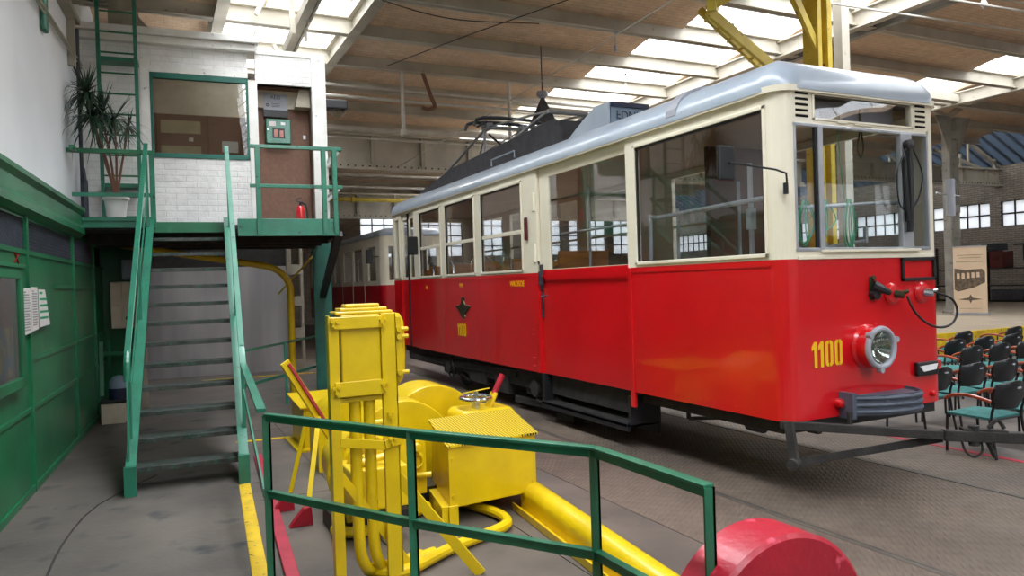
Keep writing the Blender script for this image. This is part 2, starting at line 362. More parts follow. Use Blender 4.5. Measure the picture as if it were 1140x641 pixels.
m = MB(); m.box(.41, .9, -5, 11.5, -.13, -.006); struct('floor', m, 'floorsmooth', 'B')
# groove in the walkway and a sunken grating line
m = MB(); m.tube([(-1.0,2.6,.002),(-.93,4.6,.002),(-.95,5.6,.002),(-.86,6.5,.002),(-.5,7.3,.002)], .008, 6)
struct('trim_5', m, 'darksteel', 'B')
m = MB(); m.box(-.2, 1.9, 14.6, 14.68, 0, .012); m.box(.2,1.9,8.4,8.46,0,.01); struct('trim_6', m, 'yellowdirty', 'B')

# ceilings: shallow brick vaults springing between girders
GY = [-12.0, -10.3, -8.6, -6.9, -5.1, -3.4, -1.6, .1, 1.8, 3.4, 5.0, 6.6, 8.15, 9.7, 11.3, 12.9, 14.5, 16.1, 18.0, 20.0, 22.0, 24.0, 26.0, 28.0, 30.0, 32.0, 34.0]
def vault(xl, xr, name='ceiling'):
    m = MB(); n = 6
    for a, b in zip(GY[:-1], GY[1:]):
        prof = [(a+(b-a)*i/n, ZC+.20+.13*math.sin(PI*i/n)) for i in range(n+1)]
        for (y0, z0), (y1, z1) in zip(prof[:-1], prof[1:]):
            L0, L1, R0, R1 = xl(y0), xl(y1), xr(y0), xr(y1)
            m.add([(L0,y0,z0),(R0,y0,z0),(R1,y1,z1),(L1,y1,z1),(L0,y0,z0+.12),(R0,y0,z0+.12),(R1,y1,z1+.12),(L1,y1,z1+.12)],
                  [(3,2,1,0),(4,5,6,7),(0,1,5,4),(1,2,6,5),(2,3,7,6),(3,0,4,7)])
    return struct(name, m, 'ceil')
XB = lambda y: 10.1           # right-hand skylight curb runs askew to the tracks
XC = lambda y: 15.4
XD = lambda y: 17.0
XE = lambda y: 23.5
XR = lambda y: 7.95
vault(lambda y: -2.2, lambda y: .95)
vault(lambda y: 2.87, XR)
vault(XB, XC); vault(XD, XE)
GY_ = GY; GY = [y for y in GY_ if y >= 18]; vault(lambda y: .93, lambda y: 2.89); GY = [y for y in GY_ if y >= 24]; vault(lambda y: 7.9, lambda y: 10.15); GY = GY_
ordn = ['first','second','third','fourth','fifth','sixth','seventh','eighth','ninth','tenth','eleventh','twelfth','thirteenth','fourteenth','fifteenth','sixteenth','seventeenth','eighteenth','nineteenth','twentieth','twenty-first']
vis = [y for y in GY if 7 < y < 33]
for i, y in enumerate(vis):
    m = MB(); m.box(-2.2, 23.5, y-.012, y+.012, ZC, ZC+.26); m.box(-2.2, 23.5, y-.075, y+.075, ZC, ZC+.018); m.box(-2.2, 23.5, y-.075, y+.075, ZC+.245, ZC+.26)
    solo('roof_girder', m, 'girderlight', 'pale steel roof girder spanning above the trams, %s counted from the near end' % ordn[i], 'girder', (0, y, ZC), group='steel girders under the brick vaults')
# curbs of the skylights
def curb(x, y0, y1, label, base_z=ZC, w=.16, h=.26, mm='girderlight'):
    m = MB()
    m.bar((x(y0), y0, base_z+h/2), (x(y1), y1, base_z+h/2), .02, h)
    for dz in (0, h): m.bar((x(y0), y0, base_z+dz), (x(y1), y1, base_z+dz), w, .02)
    solo('skylight_beam', m, mm, label, 'beam', (x(9), 9, base_z))
curb(lambda y: 2.87, 6, 33, 'pale steel beam along the right edge of the skylight above the white cabin', mm='girder')
curb(lambda y: .95, 6, 33, 'pale steel beam along the left edge of the skylight above the white cabin')
curb(XB, 1, 33, 'long pale beam bordering the bright skylight right of the tram roof', base_z=ZC-.05)
curb(lambda y: XB(y)+.45, 1, 33, 'grey second beam running beyond the pale beam at the bright skylight', base_z=ZC-.02, w=.12, h=.16, mm='column')
curb(XD, 1, 33, 'pale beam beyond the small third skylight at the right', base_z=ZC-.05)
# rooflights: gabled glazing with bars
def rooflight(n, xl, xr, y0, y1):
    g = MB(); b = MB(); zb = ZC+.42; zr = ZC+1.25
    c = lambda y: (xl(y)+xr(y))/2
    for (A, Bx) in ((xl, c), (c, xr)):
        za, zz = (zb, zr) if A is xl else (zr, zb)
        g.add([(A(y0),y0,za),(Bx(y0),y0,zz),(Bx(y1),y1,zz),(A(y1),y1,za),(A(y0),y0,za+.008),(Bx(y0),y0,zz+.008),(Bx(y1),y1,zz+.008),(A(y1),y1,za+.008)],
              [(3,2,1,0),(4,5,6,7),(0,1,5,4),(1,2,6,5),(2,3,7,6),(3,0,4,7)])
        y = y0
        while y < y1:
            b.bar((A(y), y, za), (Bx(y), y, zz), .018, .03); y += 1.1
    b.bar((c(y0), y0, zr), (c(y1), y1, zr), .08, .08)
    o = struct('window_%d' % n, b, 'girderlight'); 
    p = mk('glazing', g, 'skyglass'); p.parent = o; OFF[p.name] = (0,0,0)
rooflight(1, lambda y: .95, lambda y: 2.87, -12, 18)
rooflight(2, XR, XB, -12, 24)
rooflight(3, XC, XD, -12, 34)
# trusses inside the skylights
for i, y in enumerate([9.7, 12.9, 16.1, 20.0]):
    m = MB(); x0, x1 = XR(y), XB(y)
    m.bar((x0, y, ZC+.45), ((x0+x1)/2, y, ZC+1.2), .05, .05); m.bar((x1, y, ZC+.45), ((x0+x1)/2, y, ZC+1.2), .05, .05)
    m.bar(((x0+x1)/2, y, ZC+.1), ((x0+x1)/2, y, ZC+1.2), .05, .05); m.bar((x0, y, ZC+.4), (x1, y, ZC+.4), .05, .05)
    m.bar((x1-.3, y, ZC+.3), (x1-.15, y+1.1, ZC+.9), .04, .04)
    m.bar((x1-.15, y-.35, ZC+.2), (x1-.6, y-.35, ZC+.95), .08, .03)
    solo('skylight_truss', m, 'whitepaint', 'white steel truss in the skylight right of the tram, %s from the near end' % ordn[i], 'truss', (x1-.75, y, ZC), group='trusses in the right skylight')
for i, (xa, ya) in enumerate([(1.9, 10.9), (1.9, 13.0), (1.9, 16.0)]):
    m = MB()
    m.bar((xa-.9, ya, ZC+.4), (xa, ya, ZC+1.2), .05, .05); m.bar((xa+.9, ya, ZC+.4), (xa, ya, ZC+1.2), .05, .05)
    m.bar((xa, ya, ZC-.2), (xa, ya, ZC+1.2), .07, .05); m.bar((xa+.18, ya, ZC-.3), (xa+.18, ya, ZC+.9), .04, .04)
    m.bar((xa-.5, ya, ZC-.0), (xa-.1, ya+.2, ZC+.9), .05, .05); m.bar((xa-.3, ya, ZC+.9), (xa+.2, ya-.2, ZC-.1), .05, .05)
    solo('skylight_truss', m, 'girderlight', 'steel truss in the skylight over the white cabin, %s from the near end' % ordn[i], 'truss', (xa, ya, ZC), group='trusses in the left skylight')
m = MB(); m.bar((2.25, 8.6, 6.1), (1.92, 11.6, 5.25), .12, .14); m.bar((2.35, 8.6, 6.1), (2.0, 11.6, 5.25), .03, .18)
m.tube([(1.98, 11.55, 5.3), (2.02, 11.5, 5.1), (2.12, 11.5, 5.0)], .02, 6)
solo('roof_strut', m, 'girder', 'dark diagonal steel strut meeting the white cabin roof edge', 'strut', (1.92, 11.6, 5.2))
# end wall, right wall, left wall
m = MB(); m.box(-3, 30, 34, 34.3, -.1, 3.0); m.box(-3, 30, 34, 34.3, 5.6, 6.4)
for i in range(12): m.box(-3+i*2.8, -3+i*2.8+(.5 if i >= 4 else 2.81), 34, 34.3, 3.0, 5.6)
struct('wall_back', m, 'backbrick2')
m = MB(); g = MB()
for i in range(4, 12):
    x0 = -3+i*2.8+.5; x1 = x0+2.3
    g.box(x0, x1, 34.12, 34.14, 3.0, 5.6)
    for k in range(5): m.box(x0+k*.575-.02, x0+k*.575+.02, 34.08, 34.16, 3.0, 5.6)
    for k in range(6): m.box(x0, x1, 34.08, 34.16, 3.0+k*.51-.02, 3.0+k*.51+.02)
o = struct('window_4', m, 'darksteel'); p = mk('glazing', g, 'frostwin'); p.parent = o; OFF[p.name] = (0,0,0)
XW = 27.0
m = MB(); m.box(XW, XW+.3, -2, 34, -.1, 3.05); m.box(XW, XW+.3, -2, 34, 3.95, 5.2)
for i in range(13): m.box(XW, XW+.3, -2+i*3, -2+i*3+.35, 3.05, 3.95)
struct('wall_right', m, 'backbrick')
m = MB(); m.box(-3.5, 28, -12.3, -12, -.1, 3.0); m.box(-3.5, 28, -12.3, -12, 5.0, 6.4)
for i in range(8): m.box(-3.5+i*4, -3.5+i*4+1, -12.3, -12, 3, 5)
struct('wall_front', m, 'backbrick2')
g = MB()
for i in range(8): g.box(-2.5+i*4, .5+i*4, -12.2, -12.17, 3, 5)
struct('window_7', g, 'frostwin')
m = MB(); m.box(XW, XW+.3, -12, -2, -.1, 5.2); struct('wall_right', m, 'backbrick')
m = MB(); g = MB()
for i in range(12):
    y0 = -2+i*3+.35; y1 = y0+2.65; g.box(XW+.14, XW+.16, y0, y1, 3.05, 3.95)
    for k in range(7): m.box(XW+.1, XW+.18, y0+k*.44-.02, y0+k*.44+.02, 3.05, 3.95)
    for k in range(3): m.box(XW+.1, XW+.18, y0, y1, 3.05+k*.45-.025, 3.05+k*.45+.025)
o = struct('window_5', m, 'darksteel'); p = mk('glazing', g, 'frostwin'); p.parent = o; OFF[p.name] = (0,0,0)
# blue ribbed slope above the right-hand wall
m = MB(); m.add([(XW+.3,-12,5.2),(XW+.3,34,5.2),(23.4,34,7.0),(23.4,-12,7.0),(XW+.3,-12,5.23),(XW+.3,34,5.23),(23.4,34,7.03),(23.4,-12,7.03)], [(3,2,1,0),(4,5,6,7),(0,1,5,4),(1,2,6,5),(2,3,7,6),(3,0,4,7)])
for i in range(110):
    y = -10+i*.4; m.bar((XW+.3, y, 5.185), (23.4, y, 6.985), .10, .03)
struct('ceiling', m, 'bluesheet')
m = MB()
for y in (10, 13, 16, 19): m.bar((XW, y, 5.15), (23.5, y, 6.85), .08, .12); m.bar((XW-.2, y, 4.9), (23.5, y, 5.6), .07, .1); m.bar((25.3, y, 5.2), (25.3, y, 6.0), .06, .06)
solo('roof_frame', m, 'girder', 'grey truss members under the blue ribbed roof at far right', 'truss', (25, 13, 5))
m = MB(); m.box(-2.15, -1.45, -13, 34, -.1, 2.62); struct('wall_left', m, 'shadowbox', 'B')
m = MB(); m.box(-2.15, -1.5, -13, 12.6, 2.62, 9.5); struct('wall_left', m, 'whitewall', 'B')
m = MB(); m.box(-2.15, -1.7, 12.6, 33, 2.62, 6.2); struct('wall_left', m, 'backbrick', 'B')

# big plate girders across the hall
def plate_girder(y, x0, x1, z0, z1, label, stiff=1.25):
    t = thing('plate_girder', label, 'girder', (x0, y, z0))
    m = MB(); m.box(x0, x1, y-.012, y+.012, z0, z1); part('web', m, 'girderlight', t)
    m = MB(); m.box(x0, x1, y-.16, y+.16, z0-.03, z0+.02); m.box(x0, x1, y-.1, y-.02, z0+.02, z0+.1); part('bottom_flange', m, 'girderlight', t)
    m = MB(); m.box(x0, x1, y-.16, y+.16, z1-.02, z1+.03); part('top_flange', m, 'girderlight', t)
    x = x0+.3
    while x < x1: m = MB(); m.box(x-.04, x+.04, y-.13, y-.012, z0+.02, z1-.02); part('web_stiffener', m, 'girder', t); x += stiff
    for x in (x0+.1, x0+7, x1-.3): m = MB(); m.box(x, x+.08, y-.04, y+.04, z1+.03, ZC+.02); part('hanger', m, 'girder', t)
    r = MB(); x = x0+.1
    while x < min(x1, x0+12): r.box(x, x+.03, y-.14, y-.12, z0+.03, z0+.06); x += .16
    part('rivet_row', r, 'darksteel', t); return t
plate_girder(16.0, 1.8, 17.4, 4.22, 4.95, 'deep riveted plate girder with stiffeners hung below the ceiling behind the dark pantograph', 1.15)
plate_girder(22.0, 1.8, 15.6, 3.72, 4.42, 'lower riveted plate girder carrying a yellow pipe above the second tram', 1.15)
plate_girder(16.0, 17.8, 27.02, 4.5, 5.05, 'riveted plate girder at far right above the windows', 1.15)
m = MB(); m.cyl((1.5, 15.8, 5.02), (8.6, 15.8, 5.08), .07, 12); solo('overhead_pipe', m, 'pipe', 'thick white pipe lying along the top of the first deep girder', 'pipe', (1.5, 15.8, 5.02), smooth=True)
m = MB(); m.cyl((1.7, 21.7, 4.22), (8, 21.7, 4.22), .06, 10); m.cyl((3.2,21.7,4.22),(3.4,21.7,4.22),.09,10); m.cyl((5.3,21.7,4.22),(5.4,21.7,4.22),.09,10)
solo('overhead_pipe', m, 'craneyellow', 'yellow pipe with dark clamps crossing above the second tram', 'pipe', (1.7, 21.7, 4.22), smooth=True)
for lab, z, y, r in (('thin white conduit below the thick white pipe', 4.78, 15.5, .02), ('thin pale tube crossing high below the vaults left of the pantograph', 5.25, 13.2, .03),
                     ('second pale tube crossing just below the highest one, left of the pantograph', 5.0, 13.0, .03), ('pale tube crossing between the two deep girders', 4.62, 19.5, .03), ('lower pale tube crossing between the two deep girders', 4.3, 19.5, .03)):
    m = MB(); m.cyl((1.7, y, z), (9.5, y, z), r, 8); solo('overhead_tube', m, 'pipe', lab, 'pipe', (1.7, y, z), smooth=True)
for i, (x, y, z0, z1, lab) in enumerate([(4.15, 12.9, 4.35, 5.51, 'white hanging drop pipe left of the pantograph'), (6.3, 12.9, 3.9, 5.51, 'thin pale drop pipe right behind the pantograph head'), (4.1, 20.0, 3.7, 5.51, 'thin drop pipe over the rear tram roof')]):
    m = MB(); m.cyl((x, y, z0), (x, y, z1), .035, 8); m.cyl((x, y, z0), (x, y, z0+.1), .06, 8); solo('drop_pipe', m, 'pipe', lab, 'pipe', (x, y, z0), smooth=True)
def wire(pts, lab, r=.008, mm='wire'):
    m = MB(); m.tube(pts, r, 6, 6); solo('overhead_wire', m, mm, lab, 'wire', pts[0], smooth=True)
wire([(4.96, 34.02, 4.1), (4.96, 24, 4.2), (4.96, 13.65, 4.31), (4.96, 9.0, 4.43), (4.96, 6.3, 4.51), (4.96, -4, 4.8)], 'light contact wire stretched above the red tram roof', .008, 'pipe')
wire([(3.6, 12.0, 5.3), (4.29, 10.1, 5.3), (4.99, 8.37, 5.3), (6.3, 5.0, 5.3)], 'dark slack cable slanting below the vaults left of the yellow arm')
wire([(2.85, 9.6, 5.44), (3.52, 9.75, 5.40), (4.14, 9.72, 5.37), (5.23, 9.62, 5.43)], 'dark cable sagging along the nearest roof girder')
for k, (za, yb) in enumerate(((5.0, 6.2), (5.42, 6.8), (5.2, 7.2))):
    wire([(8.0, yb, za+.1), (12, yb-.5, za), (18, yb-1.2, za)], ('lowest', 'topmost', 'middle')[k if k != 1 else 1] + ' pale wire of the three crossing the dark ceiling at right', .014, 'pipe')
m = MB(); m.tube([(6.35, 9.3, 5.5), (6.35, 9.3, 5.15)], .008, 6, 0); m.lathe([(0,.12),(.03,.1),(.02,.06),(.035,.03),(0,0)], (6.35, 9.3, 5.03), 10)
solo('wire_hanger', m, 'lampring', 'small insulator hanging from a girder above the pantograph', 'insulator', (6.35, 9.3, 5.0), smooth=True)
m = MB(); m.tube([(9.9, 6.0, 5.6), (9.9, 6.0, 5.15)], .01, 6, 0); m.lathe([(0,.25),(.04,.2),(.025,.12),(.05,.07),(0,0)], (9.9, 6.0, 5.0), 10)
solo('wire_hanger', m, 'pipe', 'white insulator hanging beside the right skylight beam', 'insulator', (9.9, 6.0, 5.0), smooth=True)
m = MB(); m.tube([(4.55,12.9,5.52),(4.55,12.5,5.0),(4.62,12.5,4.82),(4.5,12.5,4.76),(4.38,12.5,4.78)], .035, 8, 4)
solo('pipe_hook', m, 'stem', 'rusty bent pipe stub hanging below the vaults', 'pipe', (4.5, 12.5, 4.8), smooth=True)
# lamps
t = thing('floodlight', 'dark floodlight fixed to the right side of the white cabin', 'lamp', (1.72, 11.2, 4.2), 'B')
m = MB(); m.box(1.64, 1.98, 11.1, 11.3, 4.28, 4.42); part('housing', m, 'black', t, bevel=.02)
m = MB(); m.lathe([(0,-.11),(.07,-.09),(.11,-.04),(.12,0),(0,0)], (1.84, 11.2, 4.28), 16); part('glass_bowl', m, 'lensglass', t, smooth=True)
t = thing('ceiling_lamp', 'lit oval lamp hanging under the dark ceiling at top right', 'lamp', (11.7, 6.1, 5.2))
m = MB(); m.box(11.6, 11.9, 6.02, 6.18, 5.47, 5.54); part('housing', m, 'black', t, bevel=.02)
m = MB(); m.lathe([(0,-.05),(.08,-.04),(.12,0),(0,0.0)], (0,0,0), 16); m.xf(Matrix.Translation((11.75, 6.1, 5.47)) @ Matrix.Diagonal((1.3,.8,1,1))); part('diffuser', m, 'tube', t, smooth=True)
m = MB(); m.lathe([(0,.1),(.1,.06),(.12,0),(.1,-.08),(0,-.1)], (13.9, 6.0, 5.2), 14); m.cyl((13.9,6,5.3),(13.9,6,5.6),.02,6)
solo('ceiling_lamp', m, 'black', 'unlit black lamp hanging at the right edge under the dark ceiling', 'lamp', (13.9, 6.0, 5.2), smooth=True)

# ---------------------------------------------------------------- columns
def lattice_column(x, y, z0, z1, w, label, mm, frame='W', gusset=False, dx=1):
    t = thing('lattice_column', label, 'column', (x, y, z0), frame)
    a = MB(); a.box(x-w/2, x-w/2+w*.28, y-.1, y+.1, z0, z1); part('channel', a, mm, t, bevel=.005)
    a = MB(); a.box(x+w/2-w*.18, x+w/2, y-.1, y+.1, z0, z1); part('channel', a, mm, t, bevel=.005)
    z = z0+.05; k = 0
    a = MB()
    while z < z1-.3:
        a.box(x-w/2, x+w/2, y-.115, y-.1, z, z+.2); z += .62
    part('batten_plates', a, mm, t)
    a = MB(); a.box(x-w/2-.06, x+w/2+.06, y-.16, y+.16, z0, z0+.06); part('base_plate', a, mm, t, bevel=.01)
    if gusset:
        for s in (-1, 1):
            a = MB(); a.prism([(0,0),(.75,0),(.6,-.18),(.12,-.85),(0,-.9)], lambda u, v, s=s: (x+s*(w/2-.02)+s*u*.7, y-.11, z1+v), lambda u, v, s=s: (x+s*(w/2-.02)+s*u*.7, y-.08, z1+v))
            part('gusset_plate', a, mm, t)
    return t
lattice_column(18.25, 12.0, .5, 5.45, .36, 'grey riveted lattice column on the stage behind the right front corner of the red tram', 'column', gusset=True)
lattice_column(1.54, 15.1, 0, 4.9, .3, 'grey lattice column with plates standing behind the green column under the landing', 'girder', 'B')
m = MB(); m.box(8.86, 8.97, 7.35, 7.50, 0, 5.6); m.box(8.84, 8.99, 7.33, 7.35, 0, 5.6)
solo('steel_column', m, 'girderlight', 'white steel column rising behind the red tram beside the yellow mast', 'column', (8.9, 7.4, 0), bevel=.005)
m = MB(); m.prism([(15.6, 5.5), (17.6, 5.5), (20.5, 6.3), (20.5, 6.42), (17.3, 5.66), (15.6, 5.66)], lambda u, v: (u, 10.9, v), lambda u, v: (u, 11.1, v))
m.bar((18.2, 12, 5.45), (19.6, 11.9, 6.3), .1, .12); m.bar((18.2, 12.0, 5.45), (16.9, 12, 5.75), .1, .1)
solo('roof_bracket', m, 'girderlight', 'pale steel bracket arms on top of the grey lattice column', 'bracket', (18.2, 12, 5.45))

# yellow mast with lattice jib behind the tram
t = thing('crane_mast', 'yellow lattice mast and jib standing behind the red tram', 'crane', (7.72, 6.72, 0))
m = MB(); m.box(7.53, 7.60, 6.6, 6.84, 0, 5.45); part('mast_flange', m, 'craneyellow', t, bevel=.006)
m = MB(); m.box(7.70, 7.78, 6.6, 6.84, 0, 5.45); part('mast_flange', m, 'craneyellow', t, bevel=.006)
m = MB(); z = .2; s = 1
while z < 5.1: m.bar((7.58 if s > 0 else 7.72, 6.72, z), (7.72 if s > 0 else 7.58, 6.72, z+.3), .02, .04, (0,1,0)); z += .3; s = -s
part('lacing', m, 'craneyellow', t)
m = MB(); m.bar((5.83, 6.65, 4.68), (6.82, 6.65, 4.12), .05, .12); m.bar((5.93, 6.9, 4.78), (6.95, 6.9, 4.15), .05, .08)
for k in range(6): m.bar((5.9+k*.17, 6.65, 4.66-k*.1), (6.0+k*.17, 6.9, 4.66-k*.1), .02, .04)
m.bar((6.82, 6.65, 4.12), (7.55, 6.7, 3.6), .05, .12)
part('lower_arm', m, 'craneyellow', t)
m = MB(); m.bar((5.75, 6.5, 4.68), (6.15, 6.9, 4.86), .1, .12); m.bar((5.95, 6.5, 4.9), (6.5, 6.6, 5.02), .12, .06); m.bar((5.83,6.65,4.7),(6.6,6.5,5.1),.06,.08)
part('elbow', m, 'craneyellow', t)
m = MB(); m.bar((7.56, 6.65, 4.45), (7.1, 6.6, 5.1), .04, .1); m.bar((7.56, 6.8, 4.75), (7.2, 6.8, 5.3), .04, .1); part('upper_strut', m, 'craneyellow', t)

# right stage with yellow front, banner, shelves
m = MB(); m.box(6.9, XW, 8.25, 24, 0, .5); struct('floor', m, 'stagefloor', bevel=.01)
m = MB(); m.box(6.9, XW, 8.235, 8.25, .12, .5); m.box(6.9, XW, 8.235, 8.32, .5, .504); struct('trim_7', m, 'yellowdirty')
t = thing('banner_stand', 'cream roll-up banner with a sepia tram print standing on the stage by the column', 'banner', (17.2, 11.2, .5))
def bn(u, v, w=0.0):   # banner plane: u across, v up
    c = Vector((17.38, 11.02, .5)); d = Vector((.50, -.87, 0)).normalized(); nrm = Vector((-.87, -.5, 0))
    p = c + d*u + nrm*w; return (p.x, p.y, .5+v)
m = MB(); m.prism([(-.34, .06), (.34, .06), (.34, 1.62), (-.34, 1.62)], lambda u, v: bn(u, v, 0), lambda u, v: bn(u, v, .012)); part('banner_cloth', m, 'banner', t)
m = MB(); m.prism([(-.37, 0), (.37, 0), (.37, .07), (-.37, .07)], lambda u, v: bn(u, v, -.06), lambda u, v: bn(u, v, .06)); part('base_cassette', m, 'silver', t, bevel=.01)
m = MB(); m.prism([(-.35, 1.62), (.35, 1.62), (.35, 1.65), (-.35, 1.65)], lambda u, v: bn(u, v, -.01), lambda u, v: bn(u, v, .02)); part('top_rail', m, 'silver', t)
m = MB()
m.prism([(-.32, .62), (-.25, .57), (.08, .66), (.3, .78), (.3, 1.02), (.24, 1.1), (-.08, 1.08), (-.32, 1.12)], lambda u, v: bn(u, v, .013), lambda u, v: bn(u, v, .016)); part('tram_picture', m, 'sepia', t)
m = MB()
for k in range(5): m.prism([(-.27+k*.1, .86+k*.01), (-.21+k*.1, .86+k*.01), (-.21+k*.1, 1.0+k*.005), (-.27+k*.1, 1.0+k*.005)], lambda u, v: bn(u, v, .017), lambda u, v: bn(u, v, .019))
part('picture_windows', m, 'banner', t)
m = MB(); m.prism([(-.25, .38), (-.03, .36), (0, .28), (.03, .36), (.25, .38), (.04, .42), (0, .5), (-.04, .42)], lambda u, v: bn(u, v, .013), lambda u, v: bn(u, v, .016)); part('winged_emblem', m, 'sepia', t)
for v, h, w in ((1.42, .02, .26), (1.36, .02, .22), (1.26, .025, .28), (.16, .012, .22)): m = MB(); m.prism([(-w, v), (w, v), (w, v+h), (-w, v+h)], lambda u, v: bn(u, v, .013), lambda u, v: bn(u, v, .015)); part('text_line', m, 'frost', t)
# things on shelves against the right wall
t = thing('tool_rack', 'long dark rack of hanging black gear and one yellow item along the far right wall', 'rack', (24.8, 12.8, .5))
m = MB()
for z in (.5, 1.0, 1.55): m.box(24.6, 25.3, 10, 17.2, z, z+.05)
for y in (10, 11.8, 13.6, 15.4, 17.2): m.box(24.6, 24.66, y-.03, y+.03, .5, 2.35); m.box(25.24, 25.3, y-.03, y+.03, .5, 2.35)
m.box(24.62, 24.66, 10, 14.2, 2.3, 2.36)
part('rack_frame', m, 'black', t)
m = MB(); y = 10.2
while y < 14:
    h = random.uniform(.45, .75); m.box(24.58, 24.72, y, y+random.uniform(.1,.18), 2.3-h, 2.33); y += .3
part('hanging_gear', m, 'rubber', t, bevel=.02)
m = MB(); m.cyl((24.52, 12.9, 1.6), (24.52, 12.9, 2.3), .1, 10); part('yellow_tool', m, 'yellow', t, label='yellow item hanging among the black gear')
for i, (y, z, w, h, mm, lab) in enumerate([(14.7, 1.6, .45, .55, 'taillight', 'red crate high on the dark rack beside the banner'), (15.3, 1.6, .4, .5, 'blue', 'blue crate on the dark rack beside the red crate'), (14.9, 2.15, .5, .25, 'bluegrey', 'grey case lying above the red crate on the rack'),
        (13.2, 1.05, .9, .35, 'rubber', 'long black case on the middle shelf of the rack'), (11.6, 1.05, 1.0, .3, 'darksteel', 'dark metal box on the middle shelf near the right frame edge'), (12.6, .55, 1.3, .4, 'black', 'wide black trunk on the bottom shelf of the rack'), (14.4, .55, 1.0, .35, 'bluegrey', 'grey-blue trunk on the bottom shelf next to the banner')]):
    m = MB(); m.box(24.55, 25.1, y-w/2, y+w/2, z, z+h); m.box(24.53, 24.56, y-w/6, y+w/6, z+h*.45, z+h*.6); solo('storage_box', m, mm, lab, 'box', (24.8, y, z), bevel=.02)

# ================================================================== TRAM
YF, YR, X0, X1 = 3.90, 13.55, 4.05, 5.79
ZB, ZM, ZS, ZH, ZE = .55, 1.725, 1.775, 2.83, 2.95
def outline(x0, x1, y0, y1, r, t=0.0, n=7):
    x0 += t; x1 -= t; y0 += t; y1 -= t; r = max(r-t, .015)
    pts = []
    for cx, cy, a0 in ((x1-r, y0+r, -PI/2), (x1-r, y1-r, 0), (x0+r, y1-r, PI/2), (x0+r, y0+r, PI)):
        for i in range(n+1):
            a = a0 + i*PI/2/n; pts.append((cx+r*math.cos(a), cy+r*math.sin(a)))
    return pts
def roof_mb(x0, x1, y0, y1, r, z, h, w):
    m = MB(); rings = []
    for k in range(13):
        ph = k/12*PI/2; t = w*(1-math.cos(ph)); zz = z + h*math.sin(ph)
        rings.append([(p[0], p[1], zz) for p in outline(x0, x1, y0, y1, r, t)])
    n = len(rings[0])
    # flattened crown with slight camber
    rings.append([(p[0], p[1], z+h+.03) for p in outline(x0, x1, y0, y1, .02, w+.16)])
    base = [(p[0], p[1], z-.02) for p in outline(x0, x1, y0, y1, r, 0)]
    rings = [[(p[0], p[1], z-.02) for p in outline(x0, x1, y0, y1, r, .12)], base] + rings
    vs = [p for rg in rings for p in rg]
    fs = [(j*n+i, j*n+(i+1) % n, (j+1)*n+(i+1) % n, (j+1)*n+i) for j in range(len(rings)-1) for i in range(n)]
    fs.append(tuple(range((len(rings)-1)*n, len(rings)*n)))
    m.add(vs, fs); return m
def corner(m, cx, cy, r, w, a0, z0, z1, n=8):
    for i in range(n):
        a, b = a0+i*PI/2/n, a0+(i+1)*PI/2/n
        P = [(cx+q*math.cos(x), cy+q*math.sin(x)) for q in (r, r-w) for x in (a, b)]
        m.add([(P[0][0],P[0][1],z0),(P[1][0],P[1][1],z0),(P[3][0],P[3][1],z0),(P[2][0],P[2][1],z0),(P[0][0],P[0][1],z1),(P[1][0],P[1][1],z1),(P[3][0],P[3][1],z1),(P[2][0],P[2][1],z1)],
              [(3,2,1,0),(4,5,6,7),(0,1,5,4),(1,2,6,5),(2,3,7,6),(3,0,4,7)])
tr = thing('tram', 'old red and cream tram numbered 1100 with a single round headlamp on its front', 'tram', (4.9, 3.9, 0))
W = .045; R = .13
# red lower body
m = MB()
m.box(X0, X0+W, YF+R, 5.80, ZB, ZM); m.box(X0, X0+W, 7.66, 12.22, ZB, ZM); m.box(X0, X0+W, 12.98, YR-R, ZB, ZM)
m.box(X1-W, X1, YF+R, YR-R, ZB, ZM); m.box(X0+R, X1-R, YF, YF+W, ZB, ZM); m.box(X0+R, X1-R, YR-W, YR, ZB, ZM)
m.box(X0+W, X1-W, YF+W, YR-W, ZB+.02, ZB+.06)
for cx, cy, a0 in ((X1-R, YF+R, -PI/2), (X1-R, YR-R, 0), (X0+R, YR-R, PI/2), (X0+R, YF+R, PI)): corner(m, cx, cy, R, W, a0, ZB, ZM)
body = part('lower_body', m, 'red', tr, smooth=True, label='glossy red lower body panels')
m = MB(); m.box(X0-.012, X0+.02, 5.775, 5.835, .405, ZM+.0); part('door_pillar_strip', m, 'red', tr, bevel=.004)
m = MB()
for y0, y1 in ((YF+R, 5.775), (5.84, 7.60), (7.72, 9.43), (9.43, 10.8), (10.8, 12.2)):
    for z in (ZM-.05,):
        m.box(X0-.006, X0+.01, y0, y1, z, z+.02)
for y in (9.43, 10.8, 7.72): m.box(X0-.004, X0+.01, y-.012, y+.012, ZB, ZM-.03)
for z in (.72, 1.0, 1.05, .62):
    m.bolt((X0-.002, 7.80, z), (-1,0,0), .008, .008); m.bolt((X0-.002, 7.84, z), (-1,0,0), .008, .008)
for k in range(20): m.bolt((X0, 4.2+k*.078, ZB+.05), (-1,0,0), .006, .006)
for k in range(12): m.bolt((4.25+k*.12, YF, ZM-.045), (0,-1,0), .006, .006)
part('panel_seams_and_rivets', m, 'red', tr, kind='stuff')
m = MB(); m.box(X0+.01, X0+W, 7.64, 7.72, ZB, ZM); m.box(X0-.008, X0+.01, 7.655, 7.685, ZB, ZM); part('door_edge_strip', m, 'red', tr)
